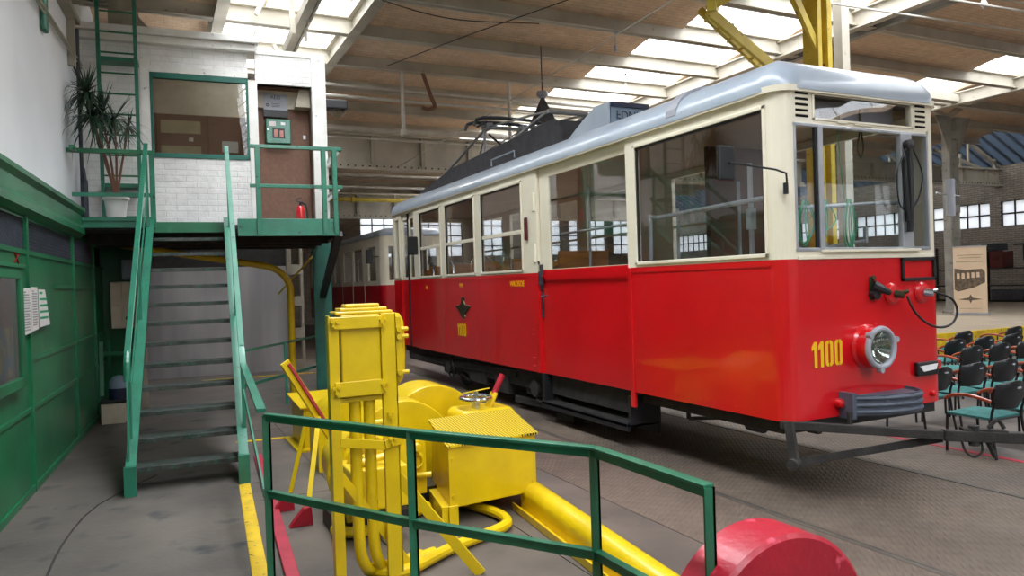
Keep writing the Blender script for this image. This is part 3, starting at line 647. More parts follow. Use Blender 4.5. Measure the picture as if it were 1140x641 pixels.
# cream upper body
m = MB()
wins = [(4.07, 5.67), (8.06, 9.30), (9.55, 10.68), (10.91, 11.90)]
posts = [(YF+R, 4.07), (5.67, 5.83), (7.66, 8.06), (9.30, 9.55), (10.68, 10.91), (11.90, 12.22), (12.98, 13.05), (13.3, YR-R)]
for y0, y1 in posts: m.box(X0, X0+W, y0, y1, ZM, ZE)
for y0, y1 in wins + [(13.05, 13.3)]: m.box(X0, X0+W, y0, y1, ZM, ZS-.01); m.box(X0, X0+W, y0, y1, ZH, ZE)
m.box(X0, X0+W, 5.83, 7.66, 2.945, ZE); m.box(X0, X0+W, 12.22, 12.98, 2.90, ZE)
# right side, same rhythm
rw = [(4.2, 5.6), (5.9, 7.3), (8.06, 9.30), (9.55, 10.68), (10.91, 11.90), (12.2, 13.2)]
prev = YF+R
for y0, y1 in rw:
    m.box(X1-W, X1, prev, y0, ZM, ZE); m.box(X1-W, X1, y0, y1, ZM, ZS); m.box(X1-W, X1, y0, y1, ZH, ZE); prev = y1
m.box(X1-W, X1, prev, YR-R, ZM, ZE)
for cx, cy, a0 in ((X1-R, YF+R, -PI/2), (X1-R, YR-R, 0), (X0+R, YR-R, PI/2), (X0+R, YF+R, PI)): corner(m, cx, cy, R, W, a0, ZM, ZE)
# front: window opening 4.18..5.64 x 1.785..2.70, blind opening 4.38..5.46 x 2.745..2.915
FX0, FX1, FZ0, FZ1 = 4.185, 5.635, 1.795, 2.70
m.box(X0+R, FX0, YF, YF+W, ZM, 2.73); m.box(FX1, X1-R, YF, YF+W, ZM, 2.73)
m.box(FX0, FX1, YF, YF+W, ZM, FZ0); m.box(X0+R, X1-R, YF, YF+W, FZ1, 2.757); m.box(X0+R, X1-R, YF, YF+W, 2.925, ZE)
m.box(X0+R, 4.385, YF, YF+W, 2.757, 2.925); m.box(5.455, X1-R, YF, YF+W, 2.757, 2.925)
# back
m.box(X0+R, 4.3, YR-W, YR, ZM, ZE); m.box(5.5, X1-R, YR-W, YR, ZM, ZE); m.box(4.3, 5.5, YR-W, YR, ZM, ZS); m.box(4.3, 5.5, YR-W, YR, ZH, ZE)
part('upper_body', m, 'cream', tr, smooth=True, label='cream upper body with window pillars')
# gutter and window mouldings
m = MB()
gp = outline(X0-.03, X1+.03, YF-.03, YR+.03, R+.03, 0)
n = len(gp); vs = [(x, y, ZE-.015) for x, y in gp] + [(x, y, ZE+.03) for x, y in gp] + [(x, y, ZE-.015) for x, y in outline(X0+.02, X1-.02, YF+.02, YR-.02, R-.02)] + [(x, y, ZE+.03) for x, y in outline(X0+.02, X1-.02, YF+.02, YR-.02, R-.02)]
m.add(vs, [(i, (i+1) % n, n+(i+1) % n, n+i) for i in range(n)] + [(i, (i+1) % n, 2*n+(i+1) % n, 2*n+i) for i in range(n)] + [(n+i, n+(i+1) % n, 3*n+(i+1) % n, 3*n+i) for i in range(n)])
part('gutter', m, 'cream', tr, smooth=True)
m = MB()
def frame_side(m, x, y0, y1, z0, z1, w=.03, d=.012):
    m.box(x-d, x, y0-w, y0, z0-w, z1+w); m.box(x-d, x, y1, y1+w, z0-w, z1+w); m.box(x-d, x, y0-w, y1+w, z0-w, z0); m.box(x-d, x, y0-w, y1+w, z1, z1+w)
for i, (y0, y1) in enumerate(wins):
    fr = MB(); frame_side(fr, X0, y0, y1, ZS, ZH)
    if i: fr.box(X0+.006, X0+.03, y0, y1, 2.215, 2.265)
    f = part('window_frame', fr, 'cream', tr, bevel=.004)
    g = MB(); g.box(X0+.02, X0+.026, y0, y1, ZS-.01, ZH); part('pane', g, 'sideglass', f)
    gk = MB(); 
    gk.box(X0+.001, X0+.02, y0, y0+.018, ZS, ZH); gk.box(X0+.001, X0+.02, y1-.018, y1, ZS, ZH); gk.box(X0+.001, X0+.02, y0, y1, ZH-.018, ZH)
    part('rubber_gasket', gk, 'black', f)
m = MB(); frame_side(m, X0, 13.05, 13.3, ZS, ZH, .02); f = part('window_frame', m, 'cream', tr)
m = MB(); m.box(X0+.02, X0+.026, 13.05, 13.3, ZS, ZH); part('pane', m, 'sideglass', f)
for y0, y1 in rw:
    fr = MB(); fr.box(X1, X1+.012, y0-.03, y1+.03, ZS-.03, ZS); fr.box(X1, X1+.012, y0-.03, y1+.03, ZH, ZH+.03); fr.box(X1,X1+.012,y0-.03,y0,ZS,ZH); fr.box(X1,X1+.012,y1,y1+.03,ZS,ZH); fr.box(X1-.03, X1-.01, y0, y1, 2.22, 2.25)
    f = part('window_frame', fr, 'cream', tr); g = MB(); g.box(X1-.026, X1-.02, y0, y1, ZS, ZH); part('pane', g, 'glass', f)
# front door (left side)
m = MB(); xd = X0+.035
m.box(xd, xd+.03, 5.84, 7.64, ZB-.005, ZM+.03)
d = part('door', m, 'red', tr, bevel=.004, label='red and cream hinged front door')
m = MB(); m.box(xd, xd+.03, 5.84, 5.88, ZM+.03, 2.94); m.box(xd, xd+.03, 7.42, 7.64, ZM+.03, 2.94); m.box(xd, xd+.03, 5.88, 7.42, 2.82, 2.94); m.box(xd,xd+.03,5.88,7.42,ZM+.03,ZM+.035)
part('door_window_surround', m, 'cream', d, bevel=.004)
m = MB(); m.box(xd+.012, xd+.018, 5.88, 7.42, ZM+.03, 2.82); part('door_pane', m, 'sideglass', d)
m = MB(); m.box(xd-.03, xd+.0, 7.60, 7.64, 1.52, 1.82); m.box(xd-.06, xd-.02, 7.56, 7.62, 1.58, 1.74); m.tube([(xd-.05,7.6,1.82),(xd-.06,7.6,1.86)], .014, 6, 0)
m.tube([(xd-.03,7.6,1.45),(xd-.07,7.5,1.44),(xd-.06,7.42,1.46)], .012, 6, 2); m.box(xd-.02, xd, 7.60, 7.63, 1.2, 1.5)
part('door_latch', m, 'bluegrey', d, bevel=.004)
for z in (2.55, 1.95):
    m = MB(); m.box(X0-.02, X0+.01, 7.70, 7.75, z-.1, z+.12); part('door_hinge', m, 'cream', tr, bevel=.008)
m = MB(); m.box(X0-.03, X0+.0, 7.88, 7.95, 2.12, 2.40); part('tail_lamp', m, 'taillight', tr, bevel=.02)
# rear door
m = MB(); m.box(X0+.03, X0+.06, 12.24, 12.58, ZB, ZM); m.box(X0+.03, X0+.06, 12.62, 12.96, ZB, ZM); d = part('door', m, 'red', tr, label='rear folding door in red and cream')
m = MB()
for a, b in ((12.24, 12.58), (12.62, 12.96)):
    m.box(X0+.03, X0+.06, a, a+.05, ZM, 2.9); m.box(X0+.03, X0+.06, b-.05, b, ZM, 2.9); m.box(X0+.03, X0+.06, a, b, 2.8, 2.9); m.box(X0+.03, X0+.06, a, b, ZM, ZM+.05)
part('door_window_surround', m, 'cream', d)
m = MB(); m.box(X0+.04, X0+.045, 12.29, 12.53, ZM+.05, 2.8); m.box(X0+.04, X0+.045, 12.67, 12.91, ZM+.05, 2.8); part('door_pane', m, 'sideglass', d)
m = MB(); m.box(X0+.01, X0+.03, 12.585, 12.615, ZB, 2.9); part('door_seal', m, 'rubber', d)
m = MB(); m.bar((X0-.12, 11.95, 2.2), (X0-.12, 12.0, 2.5), .14, .3, (0,1,0)); m.v = []; m.f = []
m.box(X0-.20, X0-.02, 11.93, 11.97, 2.14, 2.45); mr = part('rear_mirror', m, 'black', tr, bevel=.02); 
m = MB(); m.tube([(X0, 12.05, 2.3), (X0-.1, 11.98, 2.3)], .01, 6, 0); part('mirror_arm', m, 'black', mr)
# front windscreen
m = MB()
y = YF-.008
def fbox(m, x0, x1, z0, z1, y0=YF-.008, y1=YF+.03): m.box(x0, x1, y0, y1, z0, z1)
fbox(m, FX0-.015, FX1+.015, FZ1-.012, FZ1+.012); fbox(m, FX0-.015, FX1+.015, FZ0-.015, FZ0+.01); fbox(m, FX0-.012, FX0+.008, FZ0, FZ1); fbox(m, FX1-.008, FX1+.012, FZ0, FZ1)
fs_ = part('windscreen_frame', m, 'silver', tr, bevel=.004)
m = MB(); fbox(m, 4.405, 4.455, FZ0, FZ1, YF-.015); part('windscreen_pillar', m, 'silver', fs_, bevel=.004)
m = MB(); fbox(m, 5.31, 5.44, FZ0, FZ1, YF-.015); part('windscreen_pillar', m, 'silver', fs_, bevel=.006)
for a, b in ((FX0, 4.41), (4.45, 5.33), (5.43, FX1)):
    m = MB(); m.box(a, b, YF+.01, YF+.016, FZ0, FZ1); part('windscreen_pane', m, 'glass', fs_)
m = MB(); fbox(m, 4.385, 4.41, FZ0, FZ1, YF-.004, YF+.02); part('pane_gasket', m, 'black', fs_)
# sill ledge
m = MB(); m.box(4.42, 5.5, YF-.03, YF, FZ0-.025, FZ0-.005); m.box(X0+R, X1-R, YF-.012, YF, ZM-.005, ZM+.02); part('windscreen_sill', m, 'cream', tr, bevel=.003)
# wiper
t2 = MB(); t2.tube([(5.37, YF-.04, 2.58), (5.36, YF-.05, 2.2), (5.35, YF-.045, 1.92)], .024, 8, 2); t2.tube([(5.30, YF-.04, 2.5), (5.31, YF-.05, 2.2), (5.33, YF-.045, 2.0)], .02, 8, 2)
t2.lathe([(0,-.03),(.045,-.02),(.045,.02),(0,.03)], (5.37, YF-.04, 2.6), 12, 'Y')
t2.tube([(5.32, YF-.05, 2.57), (5.2, YF-.06, 2.38), (5.22, YF-.05, 2.15), (5.3, YF-.05, 2.08)], .006, 6, 4); t2.tube([(5.4, YF-.05, 2.57), (5.49, YF-.06, 2.38), (5.46, YF-.05, 2.2), (5.38, YF-.05, 2.1)], .006, 6, 4)
part('wiper', t2, 'black', tr, smooth=True)
# destination blind
m = MB(); fbox(m, 4.365, 5.475, 2.74, 2.757); fbox(m, 4.365, 5.475, 2.925, 2.94); fbox(m, 4.365, 4.387, 2.74, 2.94); fbox(m, 5.453, 5.475, 2.74, 2.94)
bf = part('destination_box_frame', m, 'cream', tr, bevel=.003)
m = MB(); m.box(4.385, 5.455, YF+.01, YF+.015, 2.757, 2.925); part('destination_glass', m, 'sideglass', bf)
m = MB(); m.box(4.385, 5.455, YF+.16, YF+.17, 2.74, 2.94); m.box(4.38,5.46,YF+.05,YF+.16,2.735,2.74); part('destination_backing', m, 'lampring', bf)
m = MB(); m.box(4.62, 4.84, YF+.155, YF+.16, 2.81, 2.86); part('destination_slat', m, 'darkwood', bf, label='small brown slat inside the destination box')
m = MB(); m.box(4.62, 4.72, YF-.012, YF, 2.732, 2.742); m.box(4.8,5.0,YF-.012,YF,2.728,2.736); part('handle_strip', m, 'cream', bf)
for xs in ((4.20, 4.325), (5.505, 5.625)):
    m = MB()
    for k in range(5): z = 2.755+k*.041; m.box(xs[0], xs[1], YF-.003, YF+.004, z, z+.016)
    lv = part('vent_slots', m, 'shadowbox', tr, label='five dark strips painted as louvre slots')  # flat strips on the panel, slot shade put into the colour
    m = MB()
    for k in range(5): z = 2.771+k*.041; m.add([(xs[0],YF,z+.006),(xs[1],YF,z+.006),(xs[1],YF-.014,z),(xs[0],YF-.014,z)], [(0,1,2,3)])
    part('louvre_hoods', m, 'cream', lv)
# headlamp
cx, cz = 4.875, 1.045
m = MB(); m.lathe([(.12,.02),(.15,0),(.16,-.05),(.155,-.11),(.142,-.125),(.142,.02)], (cx, YF, cz), 32, 'Y'); m.tube([(cx-.0,YF-.08,cz+.18),(cx,YF-.08,cz+.155)], .012, 6, 0)
m.lathe([(.17,.0),(.172,-.01),(.155,-.03)], (cx, YF, cz), 32, 'Y')
hl = part('headlamp', m, 'red', tr, smooth=True, label='round headlamp in a red housing')
m = MB(); m.torus((cx, YF-.125, cz), .143, .022, 'Y', 36, 10)
for a in (PI/2+.9, .35, -PI/2-.1): m.cyl((cx+.165*math.cos(a), YF-.15, cz+.165*math.sin(a)), (cx+.165*math.cos(a), YF-.11, cz+.165*math.sin(a)), .022, 10)
part('lamp_ring', m, 'lampring', hl, smooth=True)
m = MB(); m.lathe([(.0,.0),(.05,-.01),(.10,-.045),(.13,-.10)], (cx, YF-.02, cz), 28, 'Y'); m.cyl((cx,YF-.03,cz),(cx,YF-.08,cz),.022,10); part('reflector', m, 'lens', hl, smooth=True)
m = MB(); m.lathe([(0,-.145),(.06,-.142),(.11,-.132),(.133,-.12)], (cx, YF, cz), 28, 'Y'); part('lamp_lens', m, 'lensglass', hl, smooth=True)
# number 1100 in stencil strokes
def stencil(f, H, w=.016):
    # f(u, v, d): u right, v up
    mm = MB()
    def pl(poly): mm.prism(poly, lambda u, v: f(u, v, 0), lambda u, v: f(u, v, .003))
    Wd = H*.40
    def one(u): pl([(u+H*.12, 0), (u+H*.27, 0), (u+H*.27, H), (u+H*.14, H), (u, H*.82), (u, H*.66), (u+H*.12, H*.74)])
    def zero(u):
        c = H*.09; g = H*.02; s = H*.14
        for sg in (0, 1):
            q = [(0, c), (c, 0), (Wd/2-g, 0), (Wd/2-g, s*.85), (s+.02*H, s*.85), (s, s+.02*H), (s, H-s-.02*H), (s+.02*H, H-s*.85), (Wd/2-g, H-s*.85), (Wd/2-g, H), (c, H), (0, H-c)]
            pl([(u+(x if not sg else Wd-x), y) for x, y in q])
    one(0); one(H*.33); zero(H*.70); zero(H*1.20)
    return mm
nm = stencil(lambda u, v, d: (4.292+u*1.03, YF-.003-d, .925+v+ u*.02), .19)
part('fleet_number', nm, 'digit', tr, label='yellow stencilled number 1100 on the front')
nm = stencil(lambda u, v, d: (X0-.006-d, 10.27-u*1.15, .86+v), .18)
part('fleet_number', nm, 'digit', tr, label='small yellow number 1100 on the side')
for txt, yc, zc, sz in (('MPK', 10.07, 1.60, .085), ('WKOSOE', 8.22, 1.60, .10), ('ML', 11.6, 1.58, .08)):
    part('side_lettering', text_mb(txt, sz, .001, lambda u, v, w, yc=yc, zc=zc: (X0-.006-w, yc-u*.95, zc+v)), 'digit', tr, label='yellow lettering on the red side')
m = MB(); pts = [(0,-.12),(.06,-.1),(.05,-.06),(.2,.06),(.17,.08),(.14,.07),(.06,.09),(.03,.15),(.045,.2),(0,.21),(-.045,.2),(-.03,.15),(-.06,.09),(-.14,.07),(-.17,.08),(-.2,.06),(-.05,-.06),(-.06,-.1)]
m.prism([(u, v*.95) for u, v in pts], lambda u, v: (X0-.002, 10.03+u*1.45, 1.24+v), lambda u, v: (X0-.018, 10.03+u*1.35, 1.24+v*.95)); part('side_emblem', m, 'bronze', tr, label='dark winged emblem on the red side')
# fittings on front
m = MB(); 
for a, b, c, d_ in ((5.285, 5.69, 1.695, 1.72), (5.285, 5.69, 1.535, 1.56), (5.285, 5.31, 1.535, 1.72), (5.665, 5.69, 1.535, 1.72)): m.box(a, b, YF-.02, YF, c, d_)
part('plate_holder', m, 'rubber', tr, bevel=.003, label='empty black plate holder frame')
m = MB(); m.box(4.915, 4.975, YF-.012, YF, 1.40, 1.58); m.cyl((4.945,YF-.012,1.57),(4.945,YF-.03,1.57),.02,10)
cb = part('coupling_socket', m, 'bronze', tr, bevel=.01); m = MB(); m.tube([(4.945,YF-.02,1.51),(4.99,YF-.06,1.48),(5.05,YF-.08,1.45)], [.045,.02], 10, 3); m.cyl((4.95,YF,1.44),(4.95,YF-.05,1.44),.04,12); part('plug', m, 'black', cb, smooth=True)
for x in (5.17, 5.52):
    m = MB(); m.lathe([(.085,0),(.085,-.012),(.07,-.03),(.05,-.035),(.0,-.035)], (x, YF, 1.44), 24, 'Y'); s_ = part('cable_socket', m, 'red', tr, smooth=True)
    m = MB(); m.cyl((x, YF-.03, 1.44), (x+.03, YF-.09, 1.43), .03, 10); m.cyl((x+.02,YF-.06,1.44),(x+.05,YF-.11,1.46),.015,8); part('cable_plug', m, 'bronze' if x < 5.4 else 'chrome', s_, smooth=True)
m = MB(); m.tube([(5.23,YF-.09,1.42),(5.27,YF-.12,1.30),(5.38,YF-.15,1.20),(5.52,YF-.16,1.165),(5.66,YF-.16,1.19),(5.74,YF-.15,1.28),(5.72,YF-.12,1.38),(5.56,YF-.09,1.44)], .009, 8, 5); part('jumper_cable', m, 'rubber', tr, smooth=True, label='thin black looping cable')
m = MB(); m.box(5.41, 5.66, YF-.04, YF, .775, .885); dl = part('marker_lamp', m, 'black', tr, bevel=.012); m = MB(); m.prism([(5.43,.855),(5.47,.81),(5.62,.82),(5.64,.865)], lambda u, v: (u, YF-.04, v), lambda u, v: (u, YF-.046, v)); part('lamp_window', m, 'whiteplain', dl)
m = MB(); m.lathe([(0,-.06),(.03,-.05),(.036,-.025),(.034,0)], (4.54, YF, .65), 16, 'Y'); part('round_boss', m, 'red', tr, smooth=True)
m = MB(); m.lathe([(0,-.04),(.022,-.03),(.026,0)], (5.62, YF, .62), 14, 'Y'); part('round_boss', m, 'red', tr, smooth=True)
m = MB(); m.box(5.74, 5.82, YF+.05, YF+.12, .80, .87); part('side_lug', m, 'red', tr)
# step basket / bumper
m = MB()
for k, z in enumerate((.585, .635, .685)):
    m.tube([(4.62, YF-.10, z), (4.80, YF-.20, z), (5.05, YF-.245, z), (5.20, YF-.21, z), (5.28, YF-.11, z), (5.30, YF, z)], .016, 8, 4)
m.prism([(4.58,YF-.01),(4.62,YF-.10),(4.80,YF-.19),(5.05,YF-.235),(5.19,YF-.20),(5.27,YF-.11),(5.29,YF)], lambda u, v: (u, v, .56), lambda u, v: (u, v, .58))
Q = [(4.60,YF),(4.62,YF-.10),(4.80,YF-.20),(5.05,YF-.245),(5.20,YF-.21),(5.28,YF-.11),(5.30,YF)]
for p, q in zip(Q[:-1], Q[1:]): m.bar((p[0], p[1], .635), (q[0], q[1], .635), .012, .15)
m.box(4.56, 4.60, YF-.12, YF, .54, .73)
m.prism([(4.60,YF),(4.64,YF-.09),(4.80,YF-.18),(5.05,YF-.225),(5.18,YF-.19),(5.26,YF-.10),(5.28,YF)], lambda u, v: (u, v, .685), lambda u, v: (u, v, .69))
bu = part('bumper', m, 'bumpergrey', tr, smooth=True, label='dark blue-grey ribbed bumper basket')
# roof
rf = part('roof', roof_mb(X0-.035, X1+.035, YF-.035, YR+.035, R+.09, ZE+.02, .28, .44), 'roof', tr, smooth=True, label='smooth blue-grey painted roof')
def roof_curve(y, x0=X0-.035, w=.44, h=.28, dz=.012, n=9, hi=1.0):
    out = []
    for k in range(n):
        ph = k/(n-1)*PI/2*hi; out.append((x0 + w*(1-math.cos(ph)), y, ZE+.02 + h*math.sin(ph)+dz))
    return out
m = MB()
rc = roof_curve(5.02, dz=.028)
for p, q in zip(rc[:-1], rc[1:]):
    m.add([(p[0],p[1],p[2]),(p[0],p[1]+.14,p[2]),(q[0],q[1]+.14,q[2]),(q[0],q[1],q[2]),(p[0]+.01,p[1],p[2]-.03),(p[0]+.01,p[1]+.14,p[2]-.03),(q[0],q[1]+.14,q[2]-.03),(q[0],q[1],q[2]-.03)], [(3,2,1,0),(4,5,6,7),(0,1,5,4),(1,2,6,5),(2,3,7,6),(3,0,4,7)])
part('rain_strip', m, 'lampring', rf)
# roof-walk and side board
m = MB()
for xa in (4.42, 5.34): m.prism([(7.66, 3.27), (12.75, 3.27), (12.9, 3.33), (11.2, 3.52), (8.6, 3.58), (7.85, 3.60), (7.70, 3.52)], lambda u, v: (xa, u, v), lambda u, v: (xa+.04, u, v))
m.box(4.46, 5.34, 7.75, 12.7, 3.30, 3.36)
part('roof_walk', m, 'darkroof', tr, bevel=.01, label='dark side boards around the pantograph deck')
m = MB(); m.tube([(4.30, 8.7, 3.26), (4.30, 8.7, 3.35), (4.31, 9.45, 3.35), (4.31, 9.45, 3.26)], .01, 6, 0); part('roof_handle', m, 'roof', tr)
# fairing and route board
m = MB(); m.prism([(7.62, 3.24), (6.7, 3.24), (6.7, 3.53), (6.95, 3.535), (7.2, 3.44), (7.45, 3.33)], lambda u, v: (4.44, u, v), lambda u, v: (4.48, u, v)); m.box(4.44, 5.3, 6.70, 6.73, 3.24, 3.3)
part('roof_fairing', m, 'roof', tr, bevel=.006, label='pale curved fairing on the roof')
m = MB(); m.box(4.49, 4.98, 6.70, 6.73, 3.24, 3.54); rb = part('route_board', m, 'signblue', tr, label='blue board standing across the roof')
m = MB()
part('route_board_lettering', text_mb('EDNI', .13, .001, lambda u, v, w: (4.70+u*1.0, 6.695-w, 3.40+v)), 'blue', rb, label='dark blue letters on the board')
m = MB(); m.box(4.49,4.98,6.68,6.70,3.49,3.54); part('board_edge', m, 'blue', rb)
# pantograph
m = MB()
for x in (4.6, 5.2):
    m.tube([(x, 12.2, 3.50), (x, 10.2, 3.98)], .022, 8, 0); m.tube([(x, 10.2, 3.98), (x, 8.3, 3.80)], .016, 8, 0); m.tube([(x, 9.9, 3.52), (x, 8.3, 3.80)], .024, 8, 0)
m.tube([(4.6, 12.2, 3.50), (5.2, 12.2, 3.50)], .022, 8, 0); m.tube([(4.6, 10.2, 3.98), (5.2, 10.2, 3.98)], .03, 8, 0); m.tube([(4.6, 8.3, 3.80), (5.2, 8.3, 3.80)], .03, 8, 0)
m.tube([(4.6, 12.2, 3.5), (5.2, 10.2, 3.98)], .012, 6, 0); m.tube([(5.2, 12.2, 3.5), (4.6, 10.2, 3.98)], .012, 6, 0)
pg = part('pantograph', m, 'silver', tr, smooth=True, label='folded grey tube pantograph')
m = MB()
for y in (10.0, 10.35): m.tube([(4.3, y, 3.94), (4.45, y, 4.07), (5.35, y, 4.07), (5.5, y, 3.94)], .025, 8, 3)
m.tube([(4.5, 10.0, 4.01), (4.5, 10.35, 4.01)], .02, 6, 0); m.tube([(5.3, 10.0, 4.01), (5.3, 10.35, 4.01)], .02, 6, 0)
part('collector_head', m, 'bluegrey', pg, smooth=True)
m = MB()
for x in (4.6, 5.2):
    m = MB(); m.box(x-.05, x+.05, 10.1, 10.3, 3.94, 4.03); m.lathe([(.0,.58),(.02,.58),(.02,.24),(.05,.22),(.03,.17),(.05,.12),(.03,.07),(.05,.02),(.05,0)], (x, 10.3, 3.37), 10); part('insulator', m, 'lampring', pg, smooth=True)
    m = MB(); m.lathe([(0,.14),(.05,.12),(.03,.07),(.05,.02),(.05,0)], (x, 12.2, 3.36), 10); part('insulator', m, 'lampring', pg, smooth=True)
m = MB(); m.tube([(4.65,10.25,3.88),(4.75,9.8,3.55)], .016, 6, 0); part('spring', m, 'black', pg)
m = MB(); m.box(4.5,5.3,7.8,8.25,3.36,3.58); part('drive_housing', m, 'black', pg)
# dark cone funnel hanging above
t = thing('hanging_cone', 'dark cone hood hanging on a cord from the ceiling above the pantograph', 'cone', (6.0, 11.0, 4.2))
m = MB(); m.cyl((6.0, 11.0, 4.30), (6.0, 11.0, 4.72), .24, 4, .03); part('hood', m, 'darkroof', t)
m = MB(); m.lathe([(0,.12),(.09,.11),(.1,.05),(.05,0),(0,0)], (6.0, 11.0, 4.72), 16); part('cap', m, 'lampring', t, smooth=True)
m = MB(); m.cyl((6.0, 11.0, 4.84), (6.0, 11.0, 5.6), .01, 6); part('cord', m, 'wire', t)
# mirror at front left
m = MB(); m.box(3.29, 3.43, 3.69, 3.72, 2.235, 2.465); mr = part('wing_mirror', m, 'blackplastic', tr, bevel=.025, label='black rectangular wing mirror')
m = MB(); m.tube([(3.37, 3.68, 2.35), (3.7, 3.75, 2.345), (4.03, 3.84, 2.33), (4.075, 3.9, 2.23)], .007, 6, 2); m.cyl((4.075,3.89,2.27),(4.075,3.89,2.19),.018,8); part('mirror_stalk', m, 'black', mr, smooth=True)
m = MB(); m.cyl((5.86, 3.86, 2.05), (5.86, 3.86, 2.35), .035, 12); rm = part('wing_mirror', m, 'lampring', tr, smooth=True, label='slim grey wing mirror on the right'); m = MB(); m.tube([(5.74,3.9,2.24),(5.86,3.86,2.22),(5.95,3.84,2.21)], .008, 6, 0); part('mirror_stalk', m, 'chrome', rm)
# interior
m = MB(); m.box(X0+W, X1-W, YF+W, YR-W, .62, .82); part('cabin_floor', m, 'darkwood', tr)
m = MB(); m.box(X0+W, X1-W, YF+.2, YR-W, 2.90, 2.94); part('cabin_ceiling', m, 'ceilint', tr)
m = MB(); m.box(X0+W, X0+W+.01, YF+R, 5.8, .82, ZM); m.box(X0+W, X0+W+.01, 7.7, 12.2, .82, ZM); m.box(X1-W-.01, X1-W, YF+R, YR-R, .82, ZM); m.box(X0+R, X1-R, YF+W, YF+W+.01, .82, ZM)
part('inner_lining', m, 'interior', tr)
for y in (8.35, 9.45, 10.4, 11.3):
    for xa, xb in ((4.15, 4.62), (5.15, 5.65)):
        m = MB(); m.box(xa, xb, y, y+.42, 1.22, 1.27); st = part('bench_seat', m, 'wood', tr, bevel=.01)
        m = MB()
        for k in range(6): m.box(xa, xb, y+.42+k*.012, y+.45+k*.012, 1.30+k*.11, 1.385+k*.11)
        part('bench_backrest', m, 'wood', st, bevel=.006)
        m = MB(); m.tube([(xa, y+.2, 1.25), (xa, y+.25, 1.9), (xa, y+.42, 1.98), (xa, y+.48, 1.9)], .014, 6, 3); part('bench_handrail', m, 'chrome', st, smooth=True)
m = MB(); m.box(4.35, 5.5, YR-.35, YR-.3, .82, 1.9); part('rear_bulkhead', m, 'wood', tr)
# partition behind the driver, handrails and controller
m = MB(); m.box(5.0, 5.70, 5.70, 5.74, .82, 2.9); m.box(4.94, 5.0, 5.69, 5.75, .82, 2.9); pt = part('driver_partition', m, 'darkwood', tr)
m = MB(); m.box(4.35, 5.05, 7.68, 7.71, .82, 1.98); part('rear_partition', m, 'wood', tr)
m = MB(); m.tube([(4.17, 5.62, .9), (4.17, 5.62, 2.1), (4.18, 5.5, 2.17), (4.18, 4.15, 2.2)], .02, 8, 3); m.tube([(4.27,5.35,.9),(4.27,5.35,2.24)], .014, 8, 0)
m.tube([(4.22, 5.9, 2.16), (4.22, 7.4, 2.16)], .014, 8, 0); m.tube([(4.3, 6.9, .9), (4.3, 6.9, 2.65)], .016, 8, 0); m.tube([(4.25, 4.42, .9), (4.25, 4.42, 2.5)], .02, 8, 0); m.cyl((4.25,4.42,1.98),(4.25,4.42,2.14),.04,10)
m.tube([(4.15, 3.99, 2.10), (4.9, 3.99, 2.14), (5.65, 3.99, 2.18)], .017, 8, 0)
m.tube([(4.95,5.3,.9),(4.95,5.3,2.5)], .016, 8, 0)
part('grab_rails', m, 'silver', tr, smooth=True)
m = MB(); m.box(4.55, 5.05, 4.05, 4.35, .82, 1.70); m.lathe([(0,.1),(.12,.1),(.14,.06),(.14,0)], (4.8, 4.2, 1.70), 20); m.tube([(4.8,4.2,1.82),(4.95,4.15,1.84),(5.15,4.1,1.87)], .014, 6, 2); m.cyl((5.15,4.1,1.85),(5.15,4.1,1.98),.018,8); m.cyl((4.8,4.2,1.78),(4.8,4.2,1.86),.03,10)
part('controller', m, 'silver', tr, smooth=True, label='driver controller with crank handle')
m = MB(); m.cyl((4.86, 4.6, 2.0), (4.86, 4.6, 2.14), .035, 10); part('ticket_box', m, 'lampring', tr, bevel=.005)
for i, (x, zt, ln) in enumerate(((4.36, 2.16, .34), (4.55, 2.17, .30), (4.82, 2.18, .42))):
    m = MB()
    if i == 2: m.tube([(4.74, 4.0, 2.88), (4.76, 4.0, 2.5), (4.80, 4.0, 2.18)], .005, 6, 3)
    for k in range(3):
        dx = random.uniform(-.09, .09); m.tube([(x+dx*.3, 3.98, zt), (x-.04+dx, 3.97, zt-ln*.5), (x+dx*.6, 3.98, zt-ln*random.uniform(.8,1.05)), (x+.05-dx, 3.98, zt-ln*.5), (x+.02, 3.98, zt)], .006, 6, 4)
    part('rope_bundle', m, 'rope', tr, smooth=True, label='knotted green rope behind the windscreen')
m = MB(); m.tube([(5.06,4.05,2.9),(5.05,4.05,2.72),(5.02,4.05,2.6),(5.06,4.05,2.52),(5.09,4.05,2.6),(5.07,4.05,2.72),(5.065,4.05,2.9)], .007, 6, 4); part('hanging_strap', m, 'bronze', tr, smooth=True)
